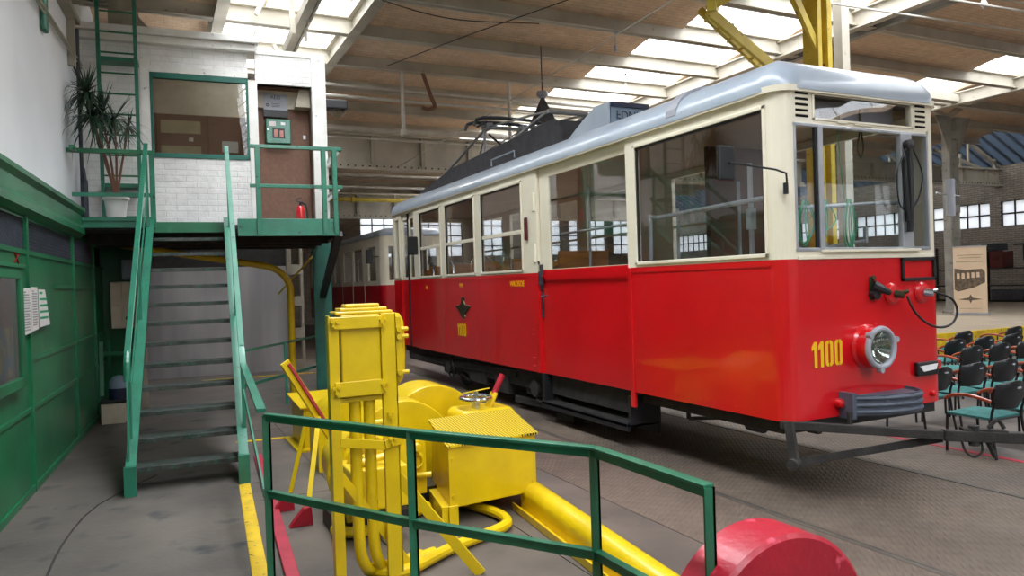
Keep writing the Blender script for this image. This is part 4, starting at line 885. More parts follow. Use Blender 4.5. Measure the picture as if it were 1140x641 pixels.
# underframe
m = MB(); m.box(4.2, 5.6, 4.1, 13.3, .42, .55); m.box(4.15, 4.25, 6, 13, .30, .55); m.box(5.55, 5.65, 6, 13, .30, .55); part('underframe', m, 'darksteel', tr, bevel=.01)
m = MB(); m.box(4.02, 4.40, 5.88, 7.62, .20, .23); m.box(4.02, 4.05, 5.88, 7.62, .16, .24); m.box(4.38, 4.42, 5.88, 7.62, .1, .55); m.box(4.05, 4.40, 5.88, 7.62, .20, .225); m.box(4.05, 4.4, 7.58, 7.64, .22, .55); m.box(4.05,4.4,5.86,5.90,.22,.5)
part('entry_step', m, 'black', tr, bevel=.004, label='dark step box below the front door')
m = MB()
for k in range(14): m.box(4.06+k*.023, 4.068+k*.023, 5.9, 7.58, .23, .236)
part('step_tread_ribs', m, 'darksteel', tr)
for k, y in enumerate((7.95, 10.9)):
    for x in (4.42, 5.42):
        m = MB(); m.lathe([(0,-.05),(.1,-.05),(.12,-.03),(.24,-.03),(.25,-.045),(.30,-.045),(.33,-.05),(.33,-.07),(.30,-.075),(0,-.075),(0,-.05)][::1], (x+.06, y, .335), 28, 'X'); m.cyl((x-.02,y,.335),(x+.1,y,.335),.07,12)
        part('wheel', m, 'darksteel', tr, smooth=True)
    m = MB(); m.box(4.20, 4.30, y-.75, y+.75, .30, .38); m.box(4.16, 4.32, y-.12, y+.12, .22, .46)
    for s in (-.3, .3):
        m.torus((4.22, y+s, .34), .055, .02, 'Z', 14, 6); m.torus((4.22, y+s, .39), .055, .02, 'Z', 14, 6); m.torus((4.22, y+s, .44), .055, .02, 'Z', 14, 6); m.box(4.18,4.27,y+s-.06,y+s+.06,.22,.32)
    m.cyl((4.16, y, .33), (4.1, y, .33), .1, 14); m.tube([(4.14,y-.1,.5),(4.1,y-.25,.38),(4.12,y-.2,.22),(4.13,y-.05,.18),(4.12,y+.05,.3)], .012, 6, 4)
    m.bar((4.2, y-.7, .18), (4.2, y-.25, .3), .05, .04)
    part('bogie_frame', m, 'darksteel', tr, smooth=True)
m = MB(); m.box(4.12, 4.34, 8.75, 9.15, .16, .42); m.box(4.14, 4.32, 9.5, 10.1, .2, .5); m.bar((4.15,8.5,.45),(4.15,12.6,.36),.06,.1); part('equipment_box', m, 'darksteel', tr, bevel=.01)
m = MB(); m.box(4.15, 4.5, 7.1, 7.5, .03, .12); m.bar((4.2,8.6,.12),(4.35,6.9,.12),.1,.08); part('life_guard', m, 'darksteel', tr)
m = MB(); m.box(4.5, 4.9, 5.0, 5.4, .36, .44); m.bar((4.3,4.3,.48),(5.5,4.3,.48),.1,.1); m.cyl((4.35,4.45,.42),(4.35,4.6,.42),.07,12); m.box(4.55,4.6,4.1,4.2,.38,.5)
m.bar((4.45,5.5,.3),(4.8,5.3,.3),.03,.03); m.bar((4.45,5.5,.3),(4.45,5.5,.45),.03,.03); m.bar((4.8,5.3,.3),(4.8,5.3,.45),.03,.03); part('brake_gear', m, 'black', tr)
m = MB(); m.box(4.14, 5.68, YF+.02, YF+.08, .47, .56); part('front_buffer_beam', m, 'black', tr)
m = MB(); m.bar((4.05, 3.90, .56), (4.03, 3.84, .31), .07, .03, (1,0,0)); m.cyl((3.97, 3.81, .28), (4.08, 3.86, .28), .04, 12); m.bar((4.07, 3.83, .285), (5.0, 3.40, .42), .012, .055)
part('hanging_link', m, 'darksteel', tr, smooth=True)
m = MB(); m.bar((4.05, 3.98, .53), (4.95, 3.36, .455), .055, .06); m.bar((4.95, 3.36, .455), (5.95, 2.72, .40), .07, .075); m.bar((4.55,3.80,.45),(4.55,3.80,.6),.03,.03)
cp = part('coupling_bar', m, 'darksteel', tr, bevel=.006, label='dark tow bar swung out to the right')
m = MB(); m.cyl((5.12,3.25,.38),(5.12,3.25,.52),.035,10); m.bar((5.06,3.30,.49),(5.3,3.14,.47),.07,.03); m.tube([(5.2,3.2,.5),(5.24,3.16,.56),(5.28,3.14,.5)], .014, 6, 3); m.tube([(5.05,3.3,.44),(5.07,3.28,.34),(5.12,3.25,.30),(5.16,3.22,.34),(5.15,3.22,.42)], .008, 6, 4); m.tube([(5.2,3.2,.4),(5.24,3.18,.3)], .02, 6, 0)
part('coupling_pin', m, 'darksteel', cp, smooth=True)

# ---------------------------------------------------------------- second tram behind
TX0, TX1, TY0, TY1 = 5.22, 6.95, 18.45, 28.0
t2_ = thing('tram', 'second red and cream tram coupled behind the red tram, partly hidden by the landing', 'tram', (6.1, 18.45, 0))
m = MB(); r = .15
m.box(TX0, TX0+W, TY0+r, TY1, .55, 1.66); m.box(TX1-W, TX1, TY0+r, TY1, .55, 1.66); m.box(TX0+r, TX1-r, TY0, TY0+W, .55, 1.66); m.box(TX0, TX1, TY1-W, TY1, .55, 1.66)
for cx, a0 in ((TX1-r, -PI/2), (TX0+r, PI)): corner(m, cx, TY0+r, r, W, a0, .55, 1.66)
part('lower_body', m, 'maroon', t2_, smooth=True)
m = MB(); ww = [(18.95, 19.75), (20.35, 21.35), (21.6, 22.6), (23.2, 23.9), (24.5, 26.0), (26.3, 27.6)]
prev = TY0+r
for a, b in ww:
    m.box(TX0, TX0+W, prev, a, 1.66, 2.93); m.box(TX0, TX0+W, a, b, 1.66, 1.78); m.box(TX0, TX0+W, a, b, 2.68, 2.93); prev = b
m.box(TX0, TX0+W, prev, TY1, 1.66, 2.93)
prev = TY0+r
for a, b in ww:
    m.box(TX1-W, TX1, prev, a, 1.66, 2.93); m.box(TX1-W, TX1, a, b, 1.66, 1.78); m.box(TX1-W, TX1, a, b, 2.68, 2.93); prev = b
m.box(TX1-W, TX1, prev, TY1, 1.66, 2.93)
m.box(TX0+r, TX1-r, TY0, TY0+W, 1.66, 1.78); m.box(TX0+r, TX1-r, TY0, TY0+W, 2.66, 2.93); m.box(TX1-r-.06, TX1-r, TY0, TY0+W, 1.78, 2.66); m.box(TX0+r, TX0+r+.06, TY0, TY0+W, 1.78, 2.66); m.box(TX0, TX1, TY1-W, TY1, 1.66, 2.93)
for cx, a0 in ((TX1-r, -PI/2), (TX0+r, PI)): corner(m, cx, TY0+r, r, W, a0, 1.66, 2.93)
part('upper_body', m, 'cream', t2_, smooth=True)
for a, b in ww:
    m = MB(); m.box(TX0+.02, TX0+.026, a, b, 1.78, 2.68); part('window_pane', m, 'sideglass', t2_)
m = MB(); m.box(TX0+r+.06, TX1-r-.06, TY0+.015, TY0+.021, 1.78, 2.66); part('windscreen_pane', m, 'glass', t2_)
part('roof', roof_mb(TX0-.035, TX1+.035, TY0-.035, TY1, .22, 2.95, .2, .42), 'roof', t2_, smooth=True)
m = MB()
for y in (20.15, 21.47, 22.8): m.box(TX0-.006, TX0+.01, y-.03, y+.03, .55, 2.7)
m.box(TX0-.006, TX0+.01, 20.1, 22.85, 2.70, 2.76); part('door_frame', m, 'cream', t2_)
m = MB(); m.box(TX0-.34, TX0-.16, TY0+.15, TY0+.2, 2.22, 2.58); mr = part('wing_mirror', m, 'blackplastic', t2_, bevel=.03); m = MB(); m.tube([(TX0,TY0+.2,2.4),(TX0-.2,TY0+.17,2.4)], .012, 6, 0); part('mirror_stalk', m, 'black', mr)
m = MB(); m.box(TX0+.1, TX1-.1, 19, 27.5, .25, .5)
for y in (21, 25): m.cyl((TX0+.12,y,.33),(TX0+.2,y,.33),.33,20)
part('underframe', m, 'darksteel', t2_)
m = MB(); m.lathe([(0,.14),(.08,.12),(.11,.05),(.11,0)], (5.75, 18.7, 3.1), 16); part('roof_lamp', m, 'cream', t2_, smooth=True)
m = MB(); m.box(TX0+.1, TX1-.1, 18.6, 27.8, .9, .95); part('cabin_floor', m, 'darkwood', t2_)
m = MB(); m.box(4.85, 4.95, 13.5, 18.5, .4, .5); part('drawbar', m, 'darksteel', t2_)

# ================================================================== LEFT SIDE
# green panelled wall
def bth(*a, **k): return thing(*a, frame='B', **k)
m = MB(); m.box(-1.46, -1.42, -5, 12.0, 0, 2.0); m.box(-1.46, -1.42, -5, 12.0, 2.28, 2.4)
struct('wall_left', m, 'greendark', 'B')
m = MB()
for y in (1.6, 3.4, 5.3, 7.23, 9.46, 11.0): m.box(-1.43, -1.395, y-.02, y+.02, 0, 2.34)
for z, y0, y1 in ((.69, 5.3, 12), (1.72, 8.4, 12), (1.10, 7.23, 12), (2.0, 5.3, 12)): m.box(-1.43, -1.405, y0, y1, z-.02, z+.02)
m.box(-1.44, -1.40, -5, 12, 0, .06)
struct('trim_8', m, 'greendark', 'B', bevel=.004)
def grille(y0, y1, diamond):
    m = MB()
    if diamond:
        y = y0-.3
        while y < y1: 
            m.bar((-1.43, max(y, y0), 2.02+max(0, y0-y)), (-1.43, min(y+.26, y1), 2.28 - max(0, y+.26-y1)), .006, .008); m.bar((-1.435, max(y,y0), 2.28-max(0,y0-y)), (-1.435, min(y+.26, y1), 2.02+max(0,y+.26-y1)), .006, .008); y += .035
    else:
        y = y0
        while y < y1: m.bar((-1.43, y, 2.02), (-1.43, y, 2.28), .006, .006); y += .03
        z = 2.03
        while z < 2.28: m.bar((-1.432, y0, z), (-1.432, y1, z), .006, .006); z += .03
    return m
for lab, y0, y1, dm in (('diamond mesh grille high on the green wall at the left frame edge', 5.32, 7.2, True), ('square mesh grille high on the green wall above the pinned papers', 7.26, 9.43, False), ('square mesh grille high on the green wall nearest the stairs', 9.49, 10.98, False)):
    solo('wall_grille', grille(y0, y1, dm), 'bluegrey', lab, 'grille', (-1.43, (y0+y1)/2, 2.0), 'B')
# cornice
m = MB(); m.prism([(-1.5, 2.34), (-1.40, 2.30), (-1.34, 2.34), (-1.34, 2.40), (-1.37, 2.44), (-1.37, 2.56), (-1.33, 2.60), (-1.33, 2.64), (-1.40, 2.67), (-1.5, 2.67)], lambda u, v: (u, -5, v), lambda u, v: (u, 9.9, v))
struct('trim_9', m, 'greendark', 'B')
# display case
t = bth('display_case', 'green framed glass display case with a colourful poster at the left edge', 'display case', (-1.40, 6.2, .95))
m = MB()
for a in ((5.5, 6.80, .93, 1.01), (5.5, 6.80, 1.77, 1.85), (5.5, 5.58, .93, 1.85), (6.71, 6.80, .93, 1.85)): m.box(-1.42, -1.355, *a)
m.box(-1.42, -1.34, 5.45, 6.83, 1.85, 1.88)
part('case_frame', m, 'greendark', t, bevel=.005)
m = MB(); m.box(-1.418, -1.414, 5.58, 6.71, 1.01, 1.77); part('case_backing', m, 'darkwood', t)
m = MB(); m.box(-1.413, -1.410, 6.0, 6.67, 1.03, 1.40); part('poster', m, 'posteryellow', t)
m = MB(); m.box(-1.375, -1.371, 5.58, 6.71, 1.01, 1.77); part('case_glass', m, 'caseglass', t)
# papers
def paper(y0, y1, z0, z1, lab, mm='paper', lines='ink', skew=0):
    t = bth('notice_sheet', lab, 'notice', (-1.40, y0, z0))
    m = MB(); m.prism([(y0, z0), (y1, z0+.01), (y1-skew, z1), (y0, z1)], lambda u, v: (-1.389, u, v), lambda u, v: (-1.386, u, v)); part('paper', m, mm, t)
    m = MB(); k = 0; z = z1-.04
    while z > z0+.03:
        w = (y1-y0)*(.35 if k == 0 else random.uniform(.7, .86)); m.box(-1.3857, -1.385, y0+.03, y0+.03+w-.02 if lines == 'ink' else y0+w, z, z+(.012 if lines == 'ink' else .02)); z -= .022 if lines == 'ink' else .055; k += 1
    part('printed_lines', m, lines, t); return t
paper(6.92, 7.20, 1.32, 1.70, 'left white printed sheet pinned beside the display case')
paper(7.22, 7.46, 1.34, 1.71, 'middle white printed sheet of the three pinned on the green wall')
paper(7.50, 7.95, 1.36, 1.69, 'right notice with green stripes, its corner curling, on the green wall', 'paper', 'greenpaper', skew=.18)
m = MB(); m.bar((-1.414, 6.83, 1.90), (-1.414, 6.96, 1.98), .004, .012, (1,0,0)); m.bar((-1.414, 6.84, 1.985), (-1.414, 6.95, 1.895), .004, .012, (1,0,0))
solo('cross_mark', m, 'redink', 'small red X painted on the green wall above the papers', 'mark', (-1.414, 6.9, 1.94), 'B')
# back of the bay under the landing
m = MB(); m.box(-1.45, -.95, 11.9, 12.0, 0, 2.4); struct('wall_back', m, 'greendark', 'B')
m = MB(); m.box(-.98, -.86, 11.5, 11.7, 0, 2.35); solo('pipe_duct', m, 'girder', 'dull vertical duct beside the electrical boxes under the landing', 'duct', (-.92, 11.6, 0), 'B', bevel=.01)
m = MB(); m.box(-1.35, -1.31, 11.6, 11.62, .62, 1.0); m.box(-1.4, -1.02, 11.55, 11.9, .78, .84); solo('wall_shelf', m, 'greendark', 'narrow green ledge below the electrical boxes', 'shelf', (-1.2, 11.7, .6), 'B')
t = bth('electrical_box', 'cream electrical cabinet with four doors on the wall under the landing', 'electrical box', (-1.2, 11.4, 1.2))
m = MB(); m.box(-1.27, -1.0, 11.4, 11.88, 1.16, 1.80); part('body', m, 'crate', t, bevel=.01)
for a in ((-1.265, -1.14, 1.17, 1.46), (-1.265, -1.14, 1.48, 1.79), (-1.13, -1.005, 1.17, 1.46), (-1.13, -1.005, 1.48, 1.79)):
    m = MB(); m.box(a[0], a[1], 11.385, 11.40, a[2], a[3]); part('door', m, 'crate', t, bevel=.006)
m = MB(); m.cyl((-1.06, 11.385, 1.30), (-1.06, 11.35, 1.30), .03, 14); part('switch_knob', m, 'black', t)
m = MB(); m.box(-1.12, -.98, 11.4, 11.88, 1.83, 2.10); m.box(-1.10,-1.0,11.39,11.4,1.86,2.07); solo('electrical_box', m, 'lightblue', 'small blue-grey box above the cream electrical cabinet', 'electrical box', (-1.05, 11.4, 1.83), 'B', bevel=.01)
m = MB(); m.box(-1.32, -1.05, 10.5, 10.8, 0, .26); t = bth('storage_bin', 'white bin with a black rim on the floor left of the stairs', 'bin', (-1.2, 10.6, 0)); part('bin_body', m, 'crate', t, bevel=.01)
m = MB(); m.box(-1.34, -1.03, 10.48, 10.82, .26, .30); part('bin_rim', m, 'rubber', t, bevel=.01)
m = MB(); m.lathe([(0,.16),(.07,.145),(.11,.09),(.12,0),(.1,-.02)], (-1.12, 10.62, .44), 20); t = bth('floor_fan', 'pale dome-topped object standing on the white bin', 'container', (-1.12, 10.62, .3)); part('dome', m, 'lightblue', t, smooth=True)
m = MB(); m.cyl((-1.12, 10.62, .3), (-1.12, 10.62, .44), .12, 20); part('base', m, 'blue', t, smooth=True); t.name = 'domed_canister'
m = MB(); m.bar((-1.36, 11.0, .3), (-1.39, 11.3, 1.0), .05, .02); solo('wooden_board', m, 'greendark', 'green plank leaning on the wall above the white bin', 'board', (-1.37, 11.1, .3), 'B')
# silver sheet-metal wall with door seams
m = MB(); m.box(-1.4, .42, 15.5, 15.6, 0, 2.1); m.box(.45, 1.44, 15.5, 15.6, 0, 2.1); m.box(-1.4, 1.5, 15.5, 15.62, 2.1, 3.6)
t = bth('metal_partition', 'shiny silver sheet metal partition seen through the stairs', 'partition', (0, 15.5, 0))
a = MB(); a.box(-1.4, .42, 15.5, 15.6, 0, 2.1); part('panel', a, 'sheet', t)
a = MB(); a.box(.45, 1.44, 15.5, 15.6, 0, 2.1); part('panel', a, 'sheet', t)
a = MB(); a.box(-1.4, 1.5, 15.5, 15.62, 2.1, 3.6); part('dark_mask_panel', a, 'darksteel', t)  # dark sheet added to fill the shaded recess and hide bright windows behind
a = MB(); a.box(.42, .45, 15.52, 15.6, 0, 2.1); part('gap', a, 'shadowbox', t)

# ------------------------------------------------ landing
landing = t = bth('landing', 'green steel landing platform in front of the white cabin', 'platform', (.1, 10.4, 2.4))
m = MB(); m.box(-1.42, 1.58, 9.93, 12.6, 2.40, 2.46); part('deck', m, 'darksteel', t)
m = MB(); m.box(.34, 1.60, 9.90, 9.93, 2.31, 2.535); m.box(.34, 1.60, 9.86, 9.93, 2.31, 2.325); part('fascia_beam', m, 'green', t, bevel=.003)
m = MB(); m.box(-.64, .22, 9.90, 9.93, 2.36, 2.49); part('stair_head_beam', m, 'greendark', t, bevel=.003)
m = MB(); m.box(-1.42, -.66, 9.94, 10.9, 2.46, 2.535); part('raised_deck', m, 'darksteel', t)
m = MB(); m.box(-1.42, -.66, 9.88, 9.94, 2.50, 2.545); m.box(-1.42,-.66,9.9,9.94,2.42,2.5); part('edge_strip', m, 'green', t)
m = MB(); m.box(1.56, 1.60, 9.9, 12.5, 2.31, 2.5)
for y in (10.6, 11.3, 12.0): m.box(-1.4, 1.55, y-.05, y+.05, 2.26, 2.40)
part('joists', m, 'darksteel', t)
m = MB()
for x, z in ((.60,2.34),(.60,2.42),(.60,2.50),(1.42,2.34),(1.42,2.42),(1.42,2.50),(1.55,2.34),(1.55,2.42),(1.55,2.50)): m.bolt((x+.03, 9.9, z), (0,-1,0), .014, .014); m.bolt((x-.03, 9.9, z), (0,-1,0), .014, .014)
part('bolts', m, 'greendark', t, kind='stuff')
# guard rails of the landing
m = MB(); m.box(.50, 1.66, 9.87, 9.93, 3.43, 3.475); m.bar((1.64,9.9,3.45),(1.64,10.9,3.45),.05,.04); t = part('guard_railing', m, 'green', landing, bevel=.004)
m = MB(); m.box(.50, 1.66, 9.885, 9.915, 2.93, 2.975); m.bar((1.62,9.9,2.95),(1.62,10.9,2.95),.03,.04); part('middle_rail', m, 'green', t, bevel=.004)
for x in (.60, 1.42, 1.56):
    m = MB(); m.box(x-.03, x+.03, 9.87, 9.90, 2.33, 3.44); m.box(x-.03, x-.02, 9.87, 9.93, 2.33, 3.44); part('post', m, 'green', t, bevel=.003)
m = MB(); m.bar((1.62, 9.9, 3.42), (1.47, 10.0, 3.22), .02, .04); part('corner_brace', m, 'whitepaint', t)
m = MB(); m.bar((1.62,9.9,2.93),(1.47,10.0,2.78),.02,.04); part('corner_brace', m, 'whitepaint', t)
m = MB(); m.box(-1.5, -.58, 9.87, 9.93, 3.30, 3.35); m.bar((-1.42,9.9,3.33),(-1.42,9.7,3.33),.05,.05); t = part('guard_railing', m, 'greendark', landing, bevel=.004)
m = MB(); m.box(-1.46, -.6, 9.885, 9.915, 2.79, 2.835); part('middle_rail', m, 'green', t)
m = MB(); m.box(-.64, -.58, 9.88, 9.93, 2.42, 3.34); part('post', m, 'green', t, bevel=.003)
# stairs
stair = t = bth('staircase', 'steep green steel open-tread staircase rising to the landing', 'staircase', (-.2, 6.7, 0))
def stringer(x0, x1):
    m = MB(); s = .19/.26; P = [(6.66, 0), (6.66, .16), (9.92, 2.52), (9.92, 2.22), (6.88, 0)]
    m.prism(P, lambda u, v: (x0, u, v), lambda u, v: (x1, u, v))
    P2 = [(6.65, .16), (6.65, .19), (9.92, 2.55), (9.92, 2.52)]
    m.prism(P2, lambda u, v: (x0-.025, u, v), lambda u, v: (x1+.025, u, v)); m.box(x0-.03, x1+.03, 6.62, 6.68, 0, .24); return m
part('stringer', stringer(-.66, -.63), 'green', t); part('stringer', stringer(.20, .23), 'green', t)
for i in range(12):
    y = 6.80+.26*i; z = .19*(i+1)
    m = MB(); m.box(-.63, .20, y, y+.235, z-.02, z)
    tr_ = part('tread', m, 'treadtop', t, bevel=.003)
    m = MB(); m.box(-.63, .20, y-.006, y+.008, z-.038, z+.001); part('tread_nosing', m, 'treadtop', tr_, bevel=.002)
# handrails
def hand(x, label, ext=None):
    m = MB(); m.bar((x, 9.85, 3.42), (x, 6.95, 1.12), .05, .022); m.bar((x, 9.85, 3.40), (x, 6.95, 1.10), .015, .05)
    t = part('handrail', m, 'green', stair, bevel=.003, label=label)
    m = MB(); m.bar((x, 9.85, 2.92), (x, 7.0, .68), .012, .045); part('middle_rail', m, 'green', t)
    for (y, zb) in ((9.75, 2.42), (8.3, 1.33), (6.98, .32)):
        zt = 3.42-(9.85-y)*(2.30/2.90); m = MB(); m.box(x-.012, x+.018, y-.025, y+.025, zb, zt); part('post', m, 'green', t)
    return t
t = hand(-.665, 'green handrail along the left side of the staircase')
m = MB(); m.tube([(-.665, 6.98, 1.13), (-.665, 6.90, 1.05), (-.665, 6.89, .9)], .028, 8, 3); m.bar((-.665, 6.89, .95), (-.66, 6.75, .14), .05, .014, (1,0,0)); part('lower_end', m, 'green', t)
t = hand(.235, 'green handrail along the right side of the staircase')
m = MB(); m.bar((.235, 6.95, 1.12), (.235, 6.70, 1.0), .05, .02); m.bar((.235, 6.70, 1.0), (.24, 4.35, .95), .05, .02); m.bar((.235, 6.80, .75), (.25, 4.5, .45), .012, .05)
part('lower_end', m, 'green', t)
# guard rail in the foreground (bolted to the curb)
GR = [(.527, 4.246, .94), (1.061, 3.341, .94), (1.584, 2.561, .94), (1.597, 1.884, .94)]
t = thing('guard_railing', 'long dark green railing in the foreground in front of the yellow machine', 'railing', (.9, 3.2, 0))
m = MB()
for p, q in zip(GR[:-1], GR[1:]): m.bar(p, q, .044, .012); m.bar((p[0], p[1], p[2]-.02), (q[0], q[1], q[2]-.02), .010, .042)
part('top_rail', m, 'greenrail', t, bevel=.002)
m = MB()
for p, q in zip(GR[:-1], GR[1:]): m.bar((p[0], p[1], .50), (q[0], q[1], .50), .012, .04); m.bar((p[0], p[1], .52), (q[0], q[1], .52), .035, .006)
part('middle_rail', m, 'greenrail', t)
for p in GR:
    m = MB(); m.box(p[0]-.022, p[0]+.022, p[1]-.004, p[1]+.004, -.1, .935); m.box(p[0]+.012, p[0]+.022, p[1]-.004, p[1]+.034, -.1, .935); part('post', m, 'greenrail', t)
# far low railing behind the stairs
t = bth('guard_railing', 'low green railing on the floor behind the staircase by the green column', 'railing', (.9, 10.6, 0))
m = MB(); m.bar((.3, 9.6, .88), (1.50, 12.1, .86), .04, .03); part('top_rail', m, 'green', t)
m = MB(); m.bar((.3, 9.6, .45), (1.50, 12.1, .38), .03, .04); part('middle_rail', m, 'green', t)
m = MB(); m.box(.93, .97, 10.88, 10.92, 0, .88); part('post', m, 'green', t)
m = MB(); m.box(1.55, 1.79, 12.15, 12.35, 0, 2.36); m.box(1.53, 1.81, 12.13, 12.15, 0, 2.36); solo('steel_column', m, 'greencol', 'teal green steel column supporting the landing', 'column', (1.66, 12.2, 0), 'B', bevel=.005)
m = MB(); m.bar((1.60, 9.96, 2.34), (1.66, 12.1, 1.50), .1, .07); solo('diagonal_brace', m, 'black', 'black diagonal brace from the landing corner to the green column', 'brace', (1.6, 11, 1.5), 'B')
m = MB(); m.bar((1.05, 13.0, 1.55), (1.75, 13.0, 2.3), .03, .03); solo('diagonal_brace', m, 'craneyellow', 'thin yellow diagonal rod beside the lattice column', 'brace', (1.4, 13, 1.5), 'B')
m = MB(); m.tube([(-1.3, 11.8, 2.38), (-1.2, 11.8, 2.34), (-1.0, 11.8, 2.30), (-.04, 11.8, 2.13), (.72, 11.8, 2.00), (.98, 11.8, 1.90), (1.12, 11.8, 1.70), (1.135, 11.8, 1.45), (1.13, 11.8, .1), (1.13, 11.8, 0)], .05, 12, 5)
solo('gas_pipe', m, 'yellow', 'yellow pipe curving under the landing and down to the floor', 'pipe', (1.13, 11.8, 0), 'B', smooth=True)

# ------------------------------------------------ cabin on the landing
CY = 10.9
m = MB()
m.box(-1.5, -.665, CY, CY+.15, 2.46, 4.98); m.box(-.665, .57, CY, CY+.15, 2.46, 3.44); m.box(-.665, .57, CY, CY+.15, 4.57, 4.98); m.box(.67, 1.44, CY, CY+.15, 4.52, 4.98)
m.box(1.50, 1.62, CY+.1, 13.4, 2.46, 4.98)
struct('wall_back', m, 'whitebrick', 'B')
t = bth('cabin_trim', 'white painted posts and top board framing the cabin front', 'trim', (.6, CY, 2.46))
for a in ((.57, .69), (1.43, 1.63)): m = MB(); m.box(a[0], a[1], CY-.025, CY+.16, 2.46, 4.99 if a[0] > 1 else 4.55); part('post', m, 'whitepaint', t, bevel=.004)
m = MB(); m.box(-.78, -.665, CY-.015, CY+.1, 2.5, 4.8); part('post', m, 'whitepaint', t)
m = MB(); m.box(-.78, 1.44, CY-.012, CY+.02, 4.93, 5.0); part('top_board', m, 'whitepaint', t)
m = MB(); m.box(-.67, .57, CY-.02, CY+.0, 4.575, 4.66); part('lintel_board', m, 'whitepaint', t)
m = MB(); m.box(-1.5, .72, CY-.16, CY+.3, 5.03, 5.12); m.box(-1.5, .68, CY-.10, CY+.3, 4.93, 5.03); struct('trim_10', m, 'whitepaint', 'B', bevel=.01)
m = MB(); m.box(-1.5, 1.62, CY+1.0, 13.4, 4.93, 4.98); struct('ceiling', m, 'whitepaint', 'B')
m = MB(); m.prism([(-1.15,5.16),(-.6,5.16),(-.78,5.35),(-.85,5.75),(-1.15,5.75)], lambda u, v: (u, CY+.2, v), lambda u, v: (u, CY+.45, v)); solo('roof_pier', m, 'girder', 'stained masonry pier above the cabin behind the ladder', 'pier', (-.9, CY+.3, 5.16), 'B')
# cabin window
m = MB()
for a in ((-.665, .57, 3.44, 3.50), (-.665, .57, 4.50, 4.57), (-.665, -.63, 3.44, 4.57), (.54, .57, 3.44, 4.57)): m.box(a[0], a[1], CY-.02, CY+.05, a[2], a[3])
o = struct('window_6', m, 'greencol', 'B', bevel=.003)
g = MB(); g.box(-.63, .54, CY+.02, CY+.026, 3.5, 4.5); p = mk('pane', g, glass('cabin_window_glass', (.8,.8,.78), base=.07, gain=.9)); p.parent = o
m = MB(); m.box(-1.45, 1.42, 12.1, 12.15, 2.46, 4.9); struct('wall_back', m, 'crate', 'B')
t = bth('wooden_partition', 'brown wooden partition with frosted panes behind the cabin window', 'partition', (-.05, 11.45, 3.0))
m = MB(); m.box(-.75, .60, 11.5, 11.55, 2.5, 4.16); part('panel', m, 'hardboard', t)
for z in (3.62, 3.98):
    m = MB(); m.box(-.58, -.06, 11.49, 11.50, z-.09, z+.09); part('frosted_pane', m, 'frost', t)
m = MB(); m.box(-.66, -.62, 11.48, 11.5, 2.5, 4.16); m.box(.02, .05, 11.48, 11.5, 2.5, 4.16); part('door_stile', m, 'darkwood', t)
m = MB(); m.box(.22, .44, 11.485, 11.5, 3.64, 3.80); part('pinned_paper', m, 'paper', t)
m = MB(); m.box(-.22, -.16, 11.48, 11.5, 3.78, 3.83); part('lock_plate', m, 'paper', t)
# AED alcove
m = MB(); m.box(.69, 1.43, 11.32, 11.36, 2.46, 4.55); struct('wall_back', m, 'hardboard', 'B')
m = MB(); m.box(.67, .69, 10.95, 11.36, 2.46, 4.55); m.box(1.43, 1.45, 10.95, 11.36, 2.46, 4.55); m.box(.69,1.43,10.95,11.36,4.52,4.55); struct('trim_11', m, 'hardboard', 'B')
m = MB(); m.box(.69, 1.43, 11.26, 11.32, 4.27, 4.52); m.prism([(1.22,4.27),(1.43,4.27),(1.43,4.52),(1.28,4.52)], lambda u, v: (u, 11.1, v), lambda u, v: (u, 11.26, v)); struct('trim_12', m, 'crate', 'B')
t = bth('aed_cabinet', 'green cabinet holding a defibrillator on the brown alcove wall', 'first aid cabinet', (.98, 11.25, 3.74))
m = MB(); m.box(.81, 1.16, 11.18, 11.32, 3.74, 4.10); part('case', m, 'green', t, bevel=.015)
m = MB(); m.box(.90, 1.07, 11.172, 11.18, 3.82, 3.96); part('case_window', m, 'black', t)
m = MB(); m.box(.92, .97, 11.168, 11.172, 3.84, 3.94); m.box(1.0,1.05,11.168,11.172,3.83,3.93); part('defibrillator', m, 'orangewood', t)
m = MB(); m.box(.86, .95, 11.172, 11.18, 3.99, 4.06); part('instruction_label', m, 'paper', t)
m = MB(); m.box(1.02, 1.08, 11.172, 11.18, 4.01, 4.05); part('white_label', m, 'whiteplain', t)
m = MB(); m.cyl((.84, 11.18, 3.94), (.84, 11.165, 3.94), .012, 10); part('lock', m, 'chrome', t)
t = bth('aed_sign', 'grey and black sign reading AED above the green cabinet', 'sign', (.96, 11.25, 4.14))
m = MB(); m.box(.79, 1.13, 11.245, 11.255, 4.24, 4.47); part('sign_board', m, 'lampring', t, label='grey upper part')
m = MB(); m.box(.79, 1.13, 11.24, 11.255, 4.14, 4.24); part('sign_base', m, 'black', t, label='black lower strip')
part('sign_lettering', text_mb('AED', .075, .001, lambda u, v, w: (.96+u, 11.243-w, 4.42+v)), 'black', t)
m = MB(); m.torus((.85, 11.243, 4.31), .018, .005, 'Y', 16, 6)
for k in range(3): m.box(.91, 1.02, 11.242, 11.245, 4.33-k*.022, 4.335-k*.022)
part('sign_symbols', m, 'darksteel', t)
m = MB(); m.box(1.34, 1.38, 11.30, 11.32, 3.84, 3.90); solo('wall_switch', m, 'whiteplain', 'small white switch on the brown alcove wall right of the cabinet', 'switch', (1.36, 11.3, 3.87), 'B', bevel=.004)
